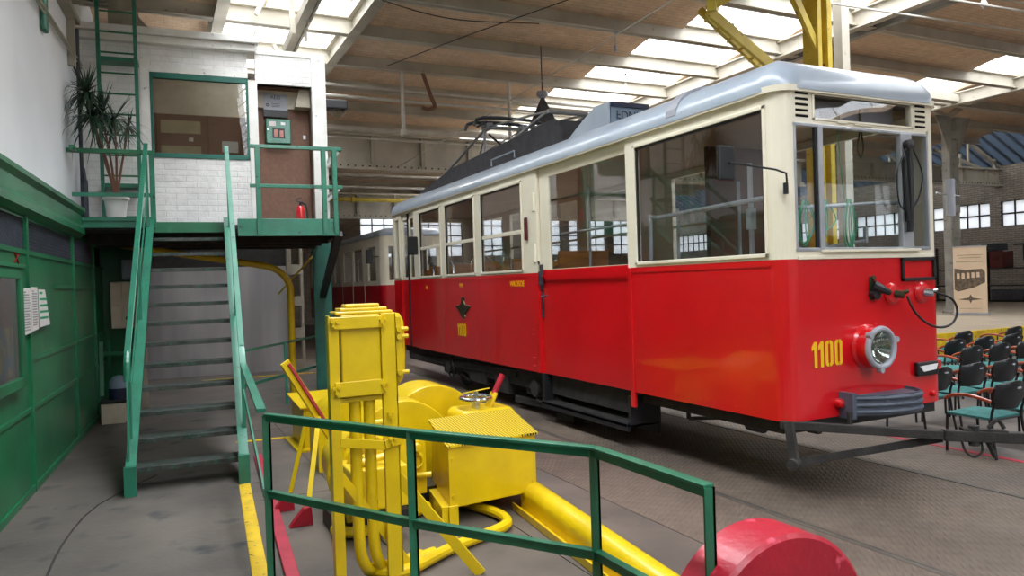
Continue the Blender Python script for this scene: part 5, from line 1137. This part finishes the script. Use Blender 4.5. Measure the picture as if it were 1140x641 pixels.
# extinguisher
t = bth('fire_extinguisher', 'small red fire extinguisher standing on the landing floor', 'fire extinguisher', (1.21, 10.6, 2.46))
m = MB(); m.lathe([(0,0),(.055,0),(.06,.02),(.06,.24),(.045,.29),(.02,.31),(0,.31)], (1.18, 10.5, 2.46), 20); part('cylinder', m, 'extred', t, smooth=True)
m = MB(); m.cyl((1.18,10.5,2.77),(1.18,10.5,2.81),.018,8); m.bar((1.12,10.5,2.83),(1.22,10.5,2.81),.015,.012); m.bar((1.12,10.5,2.85),(1.2,10.5,2.88),.015,.01); part('valve_handle', m, 'black', t)
m = MB(); m.tube([(1.19,10.5,2.80),(1.25,10.5,2.78),(1.27,10.5,2.65),(1.265,10.5,2.52)], .011, 6, 4); part('hose', m, 'rubber', t, smooth=True)
# ladder
t = bth('wall_ladder', 'tall green vertical ladder fixed to the white wall above the landing', 'ladder', (-1.0, 10.75, 2.46))
for x in (-1.225, -.80): m = MB(); m.box(x-.022, x+.022, 10.62, 10.66, 2.46, 6.4); part('stile', m, 'green', t)
z = 2.62
while z < 6.3: m = MB(); m.cyl((-1.2, 10.64, z), (-.82, 10.64, z), .012, 8); part('rung', m, 'greendark', t); z += .262
for z in (3.0, 4.62): m = MB(); m.box(-1.24, -.78, 10.66, 10.9, z, z+.05); part('wall_bracket', m, 'green', t)
# plant
t = bth('potted_plant', 'tall spiky dracaena in a white pot on the landing by the ladder', 'plant', (-1.02, 10.06, 2.54))
m = MB(); m.lathe([(0,0),(.10,0),(.13,.23),(.15,.235),(.15,.265),(.13,.265),(.125,.23),(0,.23)], (-1.03, 10.12, 2.54), 28); part('pot', m, 'pot', t, smooth=True)
m = MB(); heads = [(-1.28, 9.95, 4.02), (-1.14, 10.0, 3.78), (-.86, 10.05, 3.66), (-1.24, 9.9, 3.74), (-1.0, 9.95, 3.72)]
for hx, hy, hz in heads: m.tube([(-1.02, 10.12, 2.76), (-1.02+(hx+1.03)*.2, 10.1, 3.0), (hx*.5-1.0*.5, (hy+10.1)/2, 3.3), (hx, hy, hz)], [.016, .012], 6, 4)
part('stems', m, 'stem', t, smooth=True)
m = MB(); rnd = random.Random(3)
for hi, (hx, hy, hz) in enumerate(heads):
    N = (80, 70, 26, 64, 40)[hi]
    for k in range(N):
        az = rnd.uniform(0, 2*PI); el = rnd.uniform(-.7, 1.35); Ln = rnd.uniform(.28, .5) if hi != 2 else rnd.uniform(.2, .34)
        d = Vector((math.cos(az)*math.cos(el), math.sin(az)*math.cos(el), math.sin(el))); side = d.cross(Vector((0,0,1))).normalized()*.013
        p0 = Vector((hx, hy, hz)); pts = []
        for j in range(6):
            s = j/5; p = p0 + d*Ln*s + Vector((0,0,-1))*(Ln*s*s*rnd.uniform(.55,.75))*(1 if el < .9 else .25)
            w_ = (1-s**2)*1.0+.03; pts += [p - side*w_, p + side*w_]
        pts = [Vector((max(q.x, -1.485), q.y, q.z)) for q in pts]
        m.add(pts, [(2*j, 2*j+1, 2*j+3, 2*j+2) for j in range(5)])
part('leaves', m, 'foliage', t, kind='stuff')
# pipes on white wall
m = MB(); m.tube([(-1.45, 6.0, 4.44), (-1.45, 8.37, 4.51), (-1.45, 9.08, 4.535), (-1.45, 10.9, 4.60)], .016, 8, 4); m.tube([(-1.45, 6.0, 4.40), (-1.45, 8.37, 4.455), (-1.45, 9.4, 4.50), (-1.45, 10.9, 4.55)], .01, 6, 4)
solo('wall_conduit', m, 'girder', 'grey conduits running up the white wall to the top left', 'pipe', (-1.44, 8, 4.8), 'B', smooth=True)
m = MB(); m.cyl((-1.44, 10.55, 2.46), (-1.44, 10.55, 4.95), .022, 8); m.cyl((-1.40, 10.45, 2.46), (-1.40, 10.45, 3.05), .035, 10); m.cyl((-1.40,10.45,3.05),(-1.42,10.5,3.2),.025,8)
solo('wall_conduit', m, 'bluegrey', 'upright grey conduit in the corner behind the ladder', 'pipe', (-1.44, 10.5, 2.46), 'B', smooth=True)
m = MB(); m.box(-1.5, -1.38, 7.8, 10.4, 4.95, 5.02); m.box(-1.5,-1.36,7.8,10.4,5.2,5.26); m.box(-1.5,-1.42,10.2,10.28,4.4,5.0); m.box(-1.5,-1.42,7.9,7.95,4.7,5.6)
solo('window_ledge', m, 'girder', 'dark ledge of the high window on the white wall at top left', 'ledge', (-1.45, 9, 4.95), 'B')
m = MB(); m.box(-1.495, -1.44, 8.6, 8.75, 4.3, 4.94); solo('downpipe', m, 'green', 'short green upright pipe on the white wall at top left', 'pipe', (-1.47, 8.65, 4.3), 'B', bevel=.02)
m = MB(); m.tube([(-1.45,9.7,5.05),(-1.3,9.7,5.05),(-1.15,9.7,5.02)], .012, 6, 0); m.tube([(-1.45,9.3,5.0),(-1.1,9.3,4.96)], .014, 6, 0); m.tube([(-1.45,10.3,4.4),(-1.38,10.5,4.2),(-1.4,10.6,4.05)], .015, 6, 3)
solo('wall_bracket', m, 'wire', 'thin dark bracket rods sticking out of the white wall', 'bracket', (-1.4, 9.7, 5), 'B')

# ================================================================== YELLOW MACHINE
YM = 3.95
t = thing('control_column', 'tall yellow steel frame holding a flat box, standing behind the foreground railing', 'machine column', (.78, 3.95, 0))
m = MB(); m.box(.58, .63, YM-.02, YM+.02, 0, 1.465); m.box(.575, .585, YM-.02, YM+.05, 0, 1.475); part('upright', m, 'yellow', t, bevel=.003)
m = MB(); m.box(.86, .945, YM-.02, YM+.01, 0, 1.475); m.box(.935, .945, YM-.02, YM+.10, 0, 1.475); part('upright', m, 'yellow', t, bevel=.003)
m = MB(); m.box(.59, .86, YM-.035, YM-.02, 1.40, 1.465); part('crossbar', m, 'yellow', t, bevel=.003)
m = MB(); m.box(.60, .86, YM-.035, YM-.02, 1.04, 1.12); m.box(.62,.86,YM,YM+.1,1.005,1.03); part('crossbar', m, 'yellow', t, bevel=.003)
m = MB(); m.box(.645, .86, YM-.005, YM+.14, 1.03, 1.475); bx_ = part('control_box', m, 'yellow', t, bevel=.008)
m = MB(); m.box(.62, .935, YM+.0, YM+.16, 1.475, 1.492); m.box(.65, .91, YM+.02, YM+.15, 1.492, 1.51); m.box(.68, .87, YM+.03, YM+.13, 1.51, 1.53); part('box_lid', m, 'yellow', bx_, bevel=.006)
m = MB(); m.box(.95, .985, YM+.02, YM+.1, 1.10, 1.45); m.tube([(.955,YM+.1,1.45),(1.0,YM+.1,1.42),(1.0,YM+.1,1.15),(.96,YM+.1,1.07)], .024, 8, 3)
for z in (1.14, 1.34, 1.38): m.cyl((.97,YM-.0,z),(.97,YM+.06,z),.016,8); m.cyl((.99,YM+.04,z),(1.03,YM+.04,z),.012,8)
part('hinged_side_box', m, 'yellow', bx_, smooth=True)
m = MB()
for x, z in ((.605, 1.43), (.605, 1.08), (.87, 1.43), (.87, 1.08), (.90, .78), (.90, .92)):
    for dx, dz in ((-.014, .012), (.014, .012), (0, -.016)): m.bolt((x+dx, YM-.035, z+dz), (0,-1,0), .010, .018)
part('bolts', m, 'yellow', t, kind='stuff')
for x in (.72, .80):
    m = MB(); m.tube([(x, YM+.05, 1.02), (x, YM+.05, .35), (x+.02, YM+.05, .12), (x+.12, YM+.1, .05), (x+.4, YM+.2, .04)], .032, 12, 5); part('conduit_pipe', m, 'yellow', t, smooth=True)
m = MB(); m.bar((.62, YM-.02, .80), (.87, YM-.02, .755), .012, .05); m.bar((.86, YM-.03, .76), (1.0, YM-.03, .79), .012, .05); m.bar((.62, YM+.03, .62), (1.0, YM+.04, .05), .02, .045); m.bar((.9,YM+.03,.62),(1.35,YM-.15,.0),.02,.06)
part('tie_strap', m, 'yellow', t, bevel=.003)
t.location.x += .24
# yellow junction box on legs
t = thing('machine_guard_box', 'yellow sheet-metal guard box with a perforated sloping lid', 'machine guard', (2.1, 5.0, 0))
th = math.radians(-9)
def rb_(x, y, z, c=(1.73, 4.64)):
    return (c[0] + x*math.cos(th) - y*math.sin(th) , c[1] + x*math.sin(-th)*.6 + y*math.cos(th), z)
def bbox(m, x0, x1, y0, y1, z0, z1):
    vs = [rb_(x, y, z) for z in (z0, z1) for x, y in ((x0,y0),(x1,y0),(x1,y1),(x0,y1))]
    m.add(vs, [(3,2,1,0),(4,5,6,7),(0,1,5,4),(1,2,6,5),(2,3,7,6),(3,0,4,7)]); return m
m = MB(); bbox(m, 0, .70, 0, .62, .12, .53); body = part('guard_body', m, 'yellow', t, bevel=.006)
m = MB(); m.add([rb_(-.015,-.02,.53), rb_(.715,-.02,.53), rb_(.715,.64,.60), rb_(-.015,.64,.60), rb_(-.015,-.02,.545), rb_(.715,-.02,.545), rb_(.715,.64,.615), rb_(-.015,.64,.615)], [(3,2,1,0),(4,5,6,7),(0,1,5,4),(1,2,6,5),(2,3,7,6),(3,0,4,7)])
part('perforated_lid', m, 'perf', t)
for q in ((-.01, .06, -.02, .02), (.65, .70, -.02, .02), (-.06, 0, .0, .62)): m = MB(); bbox(m, *q, 0, .14); part('leg_bracket', m, 'yellow', t, bevel=.003)
m = MB()
for x, z in ((.03,.45),(.03,.2),(.67,.45),(.67,.2)): p = rb_(x, 0, z); m.bolt(p, (0,-1,0), .012, .012)
part('bolts', m, 'yellow', t)
# gearbox with drums, handwheel and lever
t = thing('wheel_lathe_drive', 'yellow gearbox with two rounded drum guards behind the control column', 'machine', (1.8, 6.0, 0))
m = MB()
def drum(m, cx, cz, R_, y0, y1, n=40):
    m.cyl((cx, y0, cz), (cx, y1, cz), R_, n)
drum(m, 1.72, .30, .42, 5.60, 5.95); d1 = part('drum_guard', m, 'yellow', t, bevel=.008, smooth=True)
m = MB(); drum(m, 2.12, .34, .42, 6.0, 6.45); part('drum_guard', m, 'yellow', t, bevel=.008, smooth=True)
m = MB(); m.prism([(1.98,.3),(2.62,.3),(2.62,.55),(2.56,.62),(2.16,.62),(2.12,.58),(2.12,.3)][1:], lambda u, v: (u, 5.38, v), lambda u, v: (u, 5.70, v)); part('gear_housing', m, 'yellow', t, bevel=.02, smooth=True)
m = MB(); drum(m, 1.30, .36, .30, 5.0, 5.05); drum(m, 1.30, .36, .24, 4.9, 5.5)
for k in range(12): a = 2*PI*k/12; m.bolt((1.30+.27*math.cos(a), 5.0, .36+.27*math.sin(a)), (0,-1,0), .014, .02)
part('flanged_motor', m, 'yellow', t, smooth=True)
m = MB(); m.box(1.05, 1.42, 4.55, 4.9, .22, .48); m.cyl((1.2,4.7,.48),(1.2,4.7,.54),.05,10); m.cyl((1.12,4.65,.5),(1.3,4.65,.53),.025,8); part('valve_block', m, 'yellow', t, bevel=.01)
m = MB(); m.box(1.5, 1.68, 4.95, 5.3, .16, .54); m.cyl((1.6,4.95,.5),(1.6,4.88,.5),.03,8); m.cyl((1.56,4.95,.3),(1.7,4.9,.3),.02,8); m.torus((1.6,4.93,.4),.05,.012,'Y',14,6); part('pump_body', m, 'yellow', t, bevel=.01)
m = MB(); m.box(1.2, 2.3, 5.1, 5.5, .0, .16); m.box(1.0,1.5,4.8,5.2,0,.12); part('machine_bed', m, 'black', t)
m = MB(); m.tube([(1.3,4.85,.62),(1.15,4.8,.55),(1.08,4.8,.35),(1.1,4.8,.1)], .028, 8, 4); m.tube([(1.45,4.85,.66),(1.35,4.82,.72),(1.2,4.82,.70)], .02, 8, 3); part('oil_pipe', m, 'yellow', t, smooth=True)
hw = MB(); hw.torus((2.30, 5.50, .70), .125, .014, 'Z', 32, 8)
for k in range(3): a = 2*PI*k/3+.4; hw.bar((2.30, 5.5, .70), (2.30+.12*math.cos(a), 5.5+.12*math.sin(a), .70), .025, .012)
hw.cyl((2.30,5.5,.62),(2.30,5.5,.70),.035,12); hw.cyl((2.30,5.5,.70),(2.30,5.5,.755),.022,10)
part('handwheel', hw, 'chrome', t, smooth=True, label='chrome spoked handwheel')
m = MB(); m.bar((2.19,5.5,.745),(2.43,5.52,.765),.02,.006); part('pointer', m, 'yellow', t)
m = MB(); m.bar((2.40, 5.5, .60), (2.47, 5.5, .73), .03, .10, (0,1,0)); lv = part('lever', m, 'yellow', t, bevel=.01)
m = MB(); m.tube([(2.465, 5.5, .72), (2.545, 5.5, .87)], .024, 10, 0); part('lever_grip', m, 'redpaint', lv, smooth=True, label='crimson lever grip')
# low cabinet at left
t = thing('machine_cabinet', 'low yellow cabinet with a sloped top behind the leaning yellow poles', 'machine cabinet', (1.5, 8.0, 0))
m = MB(); m.prism([(7.6, 0), (7.6, .42), (8.3, .47), (8.3, 0)], lambda u, v: (1.30, u, v), lambda u, v: (2.15, u, v)); part('cabinet_body', m, 'yellow', t, bevel=.006)
m = MB(); m.prism([(7.55, .425), (7.55, .44), (8.35, .49), (8.35, .475)], lambda u, v: (1.26, u, v), lambda u, v: (2.2, u, v)); part('top_plate', m, 'yellow', t)
m = MB(); m.box(1.22, 2.2, 7.5, 8.35, 0, .02); part('base_flange', m, 'yellow', t)
m = MB(); m.box(1.25, 1.75, 6.6, 7.0, .0, .42); m.cyl((1.5,6.6,.42),(1.5,7.0,.42),.22,24); solo('machine_cover', m, 'yellow', 'rounded yellow cover between the control column and the low cabinet', 'machine cover', (1.5, 6.8, 0), smooth=True)
# floor pipes
m = MB(); m.tube([(1.02, 4.1, .04), (1.12, 3.98, .04), (1.25, 3.98, .04), (1.55, 4.16, .04), (1.95, 4.33, .04), (2.06, 4.45, .04), (2.06, 4.65, .04), (1.95, 5.0, .04), (1.8, 5.4, .04)], .035, 10, 5)
solo('floor_pipe', m, 'yellow', 'yellow pipe bending across the floor in front of the guard box', 'pipe', (1.5, 4.2, 0), smooth=True)
m = MB(); m.tube([(1.0, 4.85, .05), (1.1, 4.72, .05), (1.3, 4.75, .05), (1.7, 5.0, .05)], .035, 10, 4)
solo('floor_pipe', m, 'yellow', 'short yellow pipe on the floor left of the guard box', 'pipe', (1.3, 4.8, 0), smooth=True)
# pushing ram under a half-round cover
t = thing('hydraulic_ram', 'long yellow half-round trough running along the floor to the red disc', 'machine ram', (2.2, 3.5, 0))
m = MB(); n = 14; prof = [(.085*math.cos(PI*i/n), .10+.09*math.sin(PI*i/n)) for i in range(n+1)]; prof = [(.085, 0)] + prof + [(-.085, 0)]
m.prism(prof, lambda u, v: (2.11+u, 2.03, v), lambda u, v: (2.40+u, 4.75, v)); part('ram_cover', m, 'yellow', t, smooth=True)
m = MB(); m.add([(1.98,2.03,0),(2.26,2.03,0),(2.52,4.75,0),(2.25,4.75,0),(1.98,2.03,.012),(2.26,2.03,.012),(2.52,4.75,.012),(2.25,4.75,.012)], [(3,2,1,0),(4,5,6,7),(0,1,5,4),(1,2,6,5),(2,3,7,6),(3,0,4,7)])
part('base_plate', m, 'yellow', t)
m = MB(); m.bar((1.98, 2.03, .03), (2.25, 4.75, .03), .01, .05); part('edge_angle', m, 'yellow', t)
# red disc
t = thing('red_roller', 'thick crimson painted steel disc lying on its edge at the bottom right', 'roller', (1.85, 1.9, 0))
m = MB(); m.lathe([(0,-.02),(.10,-.02),(.105,0),(.365,0),(.38,.012),(.38,.19),(.365,.202),(0,.202)], (1.85, 1.80, .38), 56, 'Y'); part('disc', m, 'redpaint', t, smooth=True)
m = MB(); m.lathe([(0,-.035),(.05,-.035),(.055,-.02)], (1.85, 1.80, .38), 24, 'Y'); part('hub', m, 'redpaint', t, smooth=True)
# leaning tools
for i, (top, bot, lab) in enumerate((((1.02, 5.75, .68), (.845, 5.62, .10), 'left yellow pole with a crimson wedge foot'), ((1.08, 5.65, .66), (.90, 5.20, .10), 'right yellow pole with a crimson wedge foot, nearer the railing'))):
    t = thing('wheel_chock_pole', lab, 'pole', (bot[0], bot[1], 0))
    m = MB(); m.bar(top, bot, .035, .012); part('pole', m, 'yellow', t, bevel=.003)
    x, y = bot[0], bot[1]
    m = MB(); m.prism([(.02, .13), (.03, 0), (-.13, 0), (-.10, .04), (-.03, .12)], lambda u, v: (x+u, y-.03, v), lambda u, v: (x+u, y+.03, v)); part('wedge_foot', m, 'redpaint', t, bevel=.004, label='crimson wedge')
t = thing('lever_bar', 'broad yellow bar with a crimson edge leaning beside the control column', 'bar', (1.05, 5.6, 0))
m = MB(); m.bar((.835, 5.6, 1.09), (1.20, 5.7, .45), .03, .07); part('bar', m, 'yellow', t, bevel=.004)
m = MB(); m.bar((.865, 5.59, 1.075), (1.23, 5.69, .435), .034, .02); part('painted_edge', m, 'redstrip', t)
m = MB(); m.bar((2.5, 9.3, 0.0), (2.5, 9.3, .42), .03, .03); m.bar((2.5,9.3,.4),(2.62,9.3,.2),.03,.03); m.bar((2.62,9.3,.2),(2.66,9.3,.42),.03,.03); m.bar((2.4,9.3,0.01),(2.75,9.3,.01),.05,.02)
solo('rail_stop', m, 'redpaint', 'small crimson bent bracket standing behind the drum guards', 'bracket', (2.5, 9.3, 0), bevel=.004)

# ================================================================== CHAIRS
def chair(base, label):
    k = .90; kz = .78
    t = thing('conference_chair', label, 'chair', base, group='conference chairs in rows beside the tram')
    x, y, _ = base
    def P(u, v, w): return (x+u*k, y+v*k, w*kz)
    # seat faces +Y; backrest at -Y side
    m = MB(); n = 6
    sv = []
    for j in range(7):
        for i in range(7):
            u = -.24+.48*i/6; v = -.20+.44*j/6; cr = .04*(1-((i-3)/3)**4)*(1-((j-3)/3)**4); sv.append(P(u*(1-.05*(j/6)), v, .44+cr))
    for j in range(7):
        for i in range(7):
            u = -.24+.48*i/6; v = -.20+.44*j/6; sv.append(P(u*(1-.05*(j/6)), v, .415))
    fs = [(j*7+i, j*7+i+1, (j+1)*7+i+1, (j+1)*7+i) for j in range(6) for i in range(6)] + [(49+j*7+i, 49+(j+1)*7+i, 49+(j+1)*7+i+1, 49+j*7+i+1) for j in range(6) for i in range(6)]
    for i in range(6): fs += [(i, 49+i, 49+i+1, i+1), (42+i, 42+i+1, 91+i+1, 91+i), (i*7, (i+1)*7, 49+(i+1)*7, 49+i*7), (i*7+6, 49+i*7+6, 49+(i+1)*7+6, (i+1)*7+6)]
    m.add(sv, fs); part('seat', m, 'teal', t, smooth=True, label='teal upholstered seat')
    # backrest shell: curved, rounded shoulders
    m = MB(); rows, cols = 8, 9; vs = []
    for side in (0, 1):
        for j in range(rows+1):
            vv = j/rows; zz = .53+.31*vv
            half = .24*(1-max(0, (vv-.45)/.55)**3*.45)*(1-max(0, (.35-vv)/.35)**2*.28)
            for i in range(cols+1):
                uu = -1+2*i/cols
                vs.append(P(half*uu, -.25-.05*vv+.06*uu*uu*1 - (0 if side == 0 else .028), zz - (.03*uu*uu if vv > .9 else 0)))
    N = (rows+1)*(cols+1)
    fs = [(j*(cols+1)+i, j*(cols+1)+i+1, (j+1)*(cols+1)+i+1, (j+1)*(cols+1)+i) for j in range(rows) for i in range(cols)]
    fs += [tuple(N+q for q in f[::-1]) for f in fs]
    c1 = cols+1
    for i in range(cols): fs += [(i, N+i, N+i+1, i+1), (rows*c1+i, rows*c1+i+1, N+rows*c1+i+1, N+rows*c1+i)]
    for j in range(rows): fs += [(j*c1, (j+1)*c1, N+(j+1)*c1, N+j*c1), (j*c1+cols, N+j*c1+cols, N+(j+1)*c1+cols, (j+1)*c1+cols)]
    m.add(vs, fs); bk = part('backrest', m, 'blackplastic', t, smooth=True, label='black rounded backrest shell')
    m = MB(); c = P(0, -.335, .765); m.box(c[0]-.025, c[0]+.025, c[1]-.004, c[1]+.004, c[2]-.007, c[2]+.007); part('grip_slot', m, 'lampring', bk)
    for u, v, tu, tv in ((-.235, .22, -.255, .22), (.235, .22, .255, .22)):
        m = MB(); m.tube([P(tu, tv, 0), P(u, v, .42)], .012, 6, 0); part('leg', m, 'black', t)
    for u in (-.235, .235):
        m = MB(); m.tube([P(u*1.08, -.26, 0), P(u, -.21, .42), P(u*.98, -.25, .62)], .012, 6, 3); part('leg', m, 'black', t)
    m = MB(); m.tube([P(-.235,-.2,.41), P(.235,-.2,.41)], .01, 6, 0); m.tube([P(-.235,.2,.41), P(.235,.2,.41)], .01, 6, 0); part('seat_frame', m, 'black', t)
    for s in (-1, 1):
        m = MB(); m.tube([P(s*.25, -.22, .62), P(s*.27, -.05, .665), P(s*.27, .12, .655), P(s*.26, .22, .60)], .016, 8, 4); ar = part('armrest', m, 'orangewood', t, smooth=True, label='orange varnished armrest')
        m = MB(); m.tube([P(s*.255, .22, .42), P(s*.26, .22, .60)], .010, 6, 0); part('arm_support', m, 'black', ar)
    return t
CH = [(6.55, 4.06, 'nearest teal-seated black chair, right beside the tow bar'),
      (7.14, 4.04, 'teal chair at the right frame edge in the nearest row'),
      (7.0, 5.0, 'chair in the second row closest to the tram corner'), (7.55, 5.0, 'second chair from the tram in the second row'), (8.10, 5.0, 'third chair from the tram in the second row'), (8.66, 5.0, 'chair of the second row at the right frame edge'),
      (9.2, 6.05, 'chair in the third row closest to the tram corner'), (9.78, 6.05, 'second chair from the tram in the third row'), (10.36, 6.05, 'third chair from the tram in the third row'), (10.95, 6.05, 'chair of the third row at the right frame edge'),
      (9.95, 6.75, 'chair in the fourth row closest to the tram corner'), (10.6, 6.75, 'second chair from the tram in the fourth row'), (11.25, 6.75, 'third chair from the tram in the fourth row'),
      (11.3, 7.5, 'leftmost chair in the back row by the yellow stage front'), (12.6, 7.5, 'rightmost chair in the back row by the yellow stage front')]
c0 = chair((CH[0][0], CH[0][1], 0), CH[0][2])
for x, y, lab in CH[1:]: dup(c0, (x, y, 0), 0.0, lab)

# ================================================================== LIGHT, CAMERA
w = bpy.data.worlds.new('sky'); scn.world = w; w.use_nodes = True
bg = w.node_tree.nodes['Background']; bg.inputs[0].default_value = (1.0, .985, .96, 1); bg.inputs[1].default_value = 3.0
def area(name, loc, rot, sx, sy, e, col=(1,1,1)):
    l = bpy.data.lights.new(name, 'AREA'); l.shape = 'RECTANGLE'; l.size = sx; l.size_y = sy; l.energy = e; l.color = col
    o = bpy.data.objects.new(name, l); COL.objects.link(o); o.location = loc; o.rotation_euler = rot; return o
for cx_, wd, rz in ((1.9, 1.8, 0), (9.0, 2.1, 0), (16.2, 1.6, 0)):
    area('skylight_daylight', (cx_, 11, 7.2), (0, 0, rz), wd, 44, {1.9: 2600, 9.0: 2600, 16.2: 1500}[cx_], (1, .975, .94))
cam = bpy.data.cameras.new('camera'); co = bpy.data.objects.new('camera', cam); COL.objects.link(co); scn.camera = co
cam.sensor_width = 36; cam.sensor_fit = 'HORIZONTAL'; cam.lens = 822.0/1140*36; cam.clip_start = .02; cam.clip_end = 200
az, pitch, roll = .45024, -.00731, -.0316
# camera axes from heading, pitch and roll
f = Vector((math.sin(az)*math.cos(pitch), math.cos(az)*math.cos(pitch), math.sin(pitch)))
rt = Vector((math.cos(az), -math.sin(az), 0)); up = rt.cross(f)
r2 = rt*math.cos(roll) + up*math.sin(roll); u2 = up*math.cos(roll) - rt*math.sin(roll)
co.matrix_world = Matrix(((r2.x, u2.x, -f.x, 0), (r2.y, u2.y, -f.y, 0), (r2.z, u2.z, -f.z, 1.62), (0, 0, 0, 1)))
scn.view_settings.view_transform = 'Standard'; scn.view_settings.look = 'None'; scn.view_settings.gamma = 1; scn.view_settings.use_curve_mapping = False
scn.view_settings.exposure = 0.45
scn.cycles.use_denoising = True
scn.cycles.max_bounces = 8; scn.cycles.transparent_max_bounces = 16; scn.cycles.diffuse_bounces = 4
scn.cycles.sample_clamp_indirect = 8
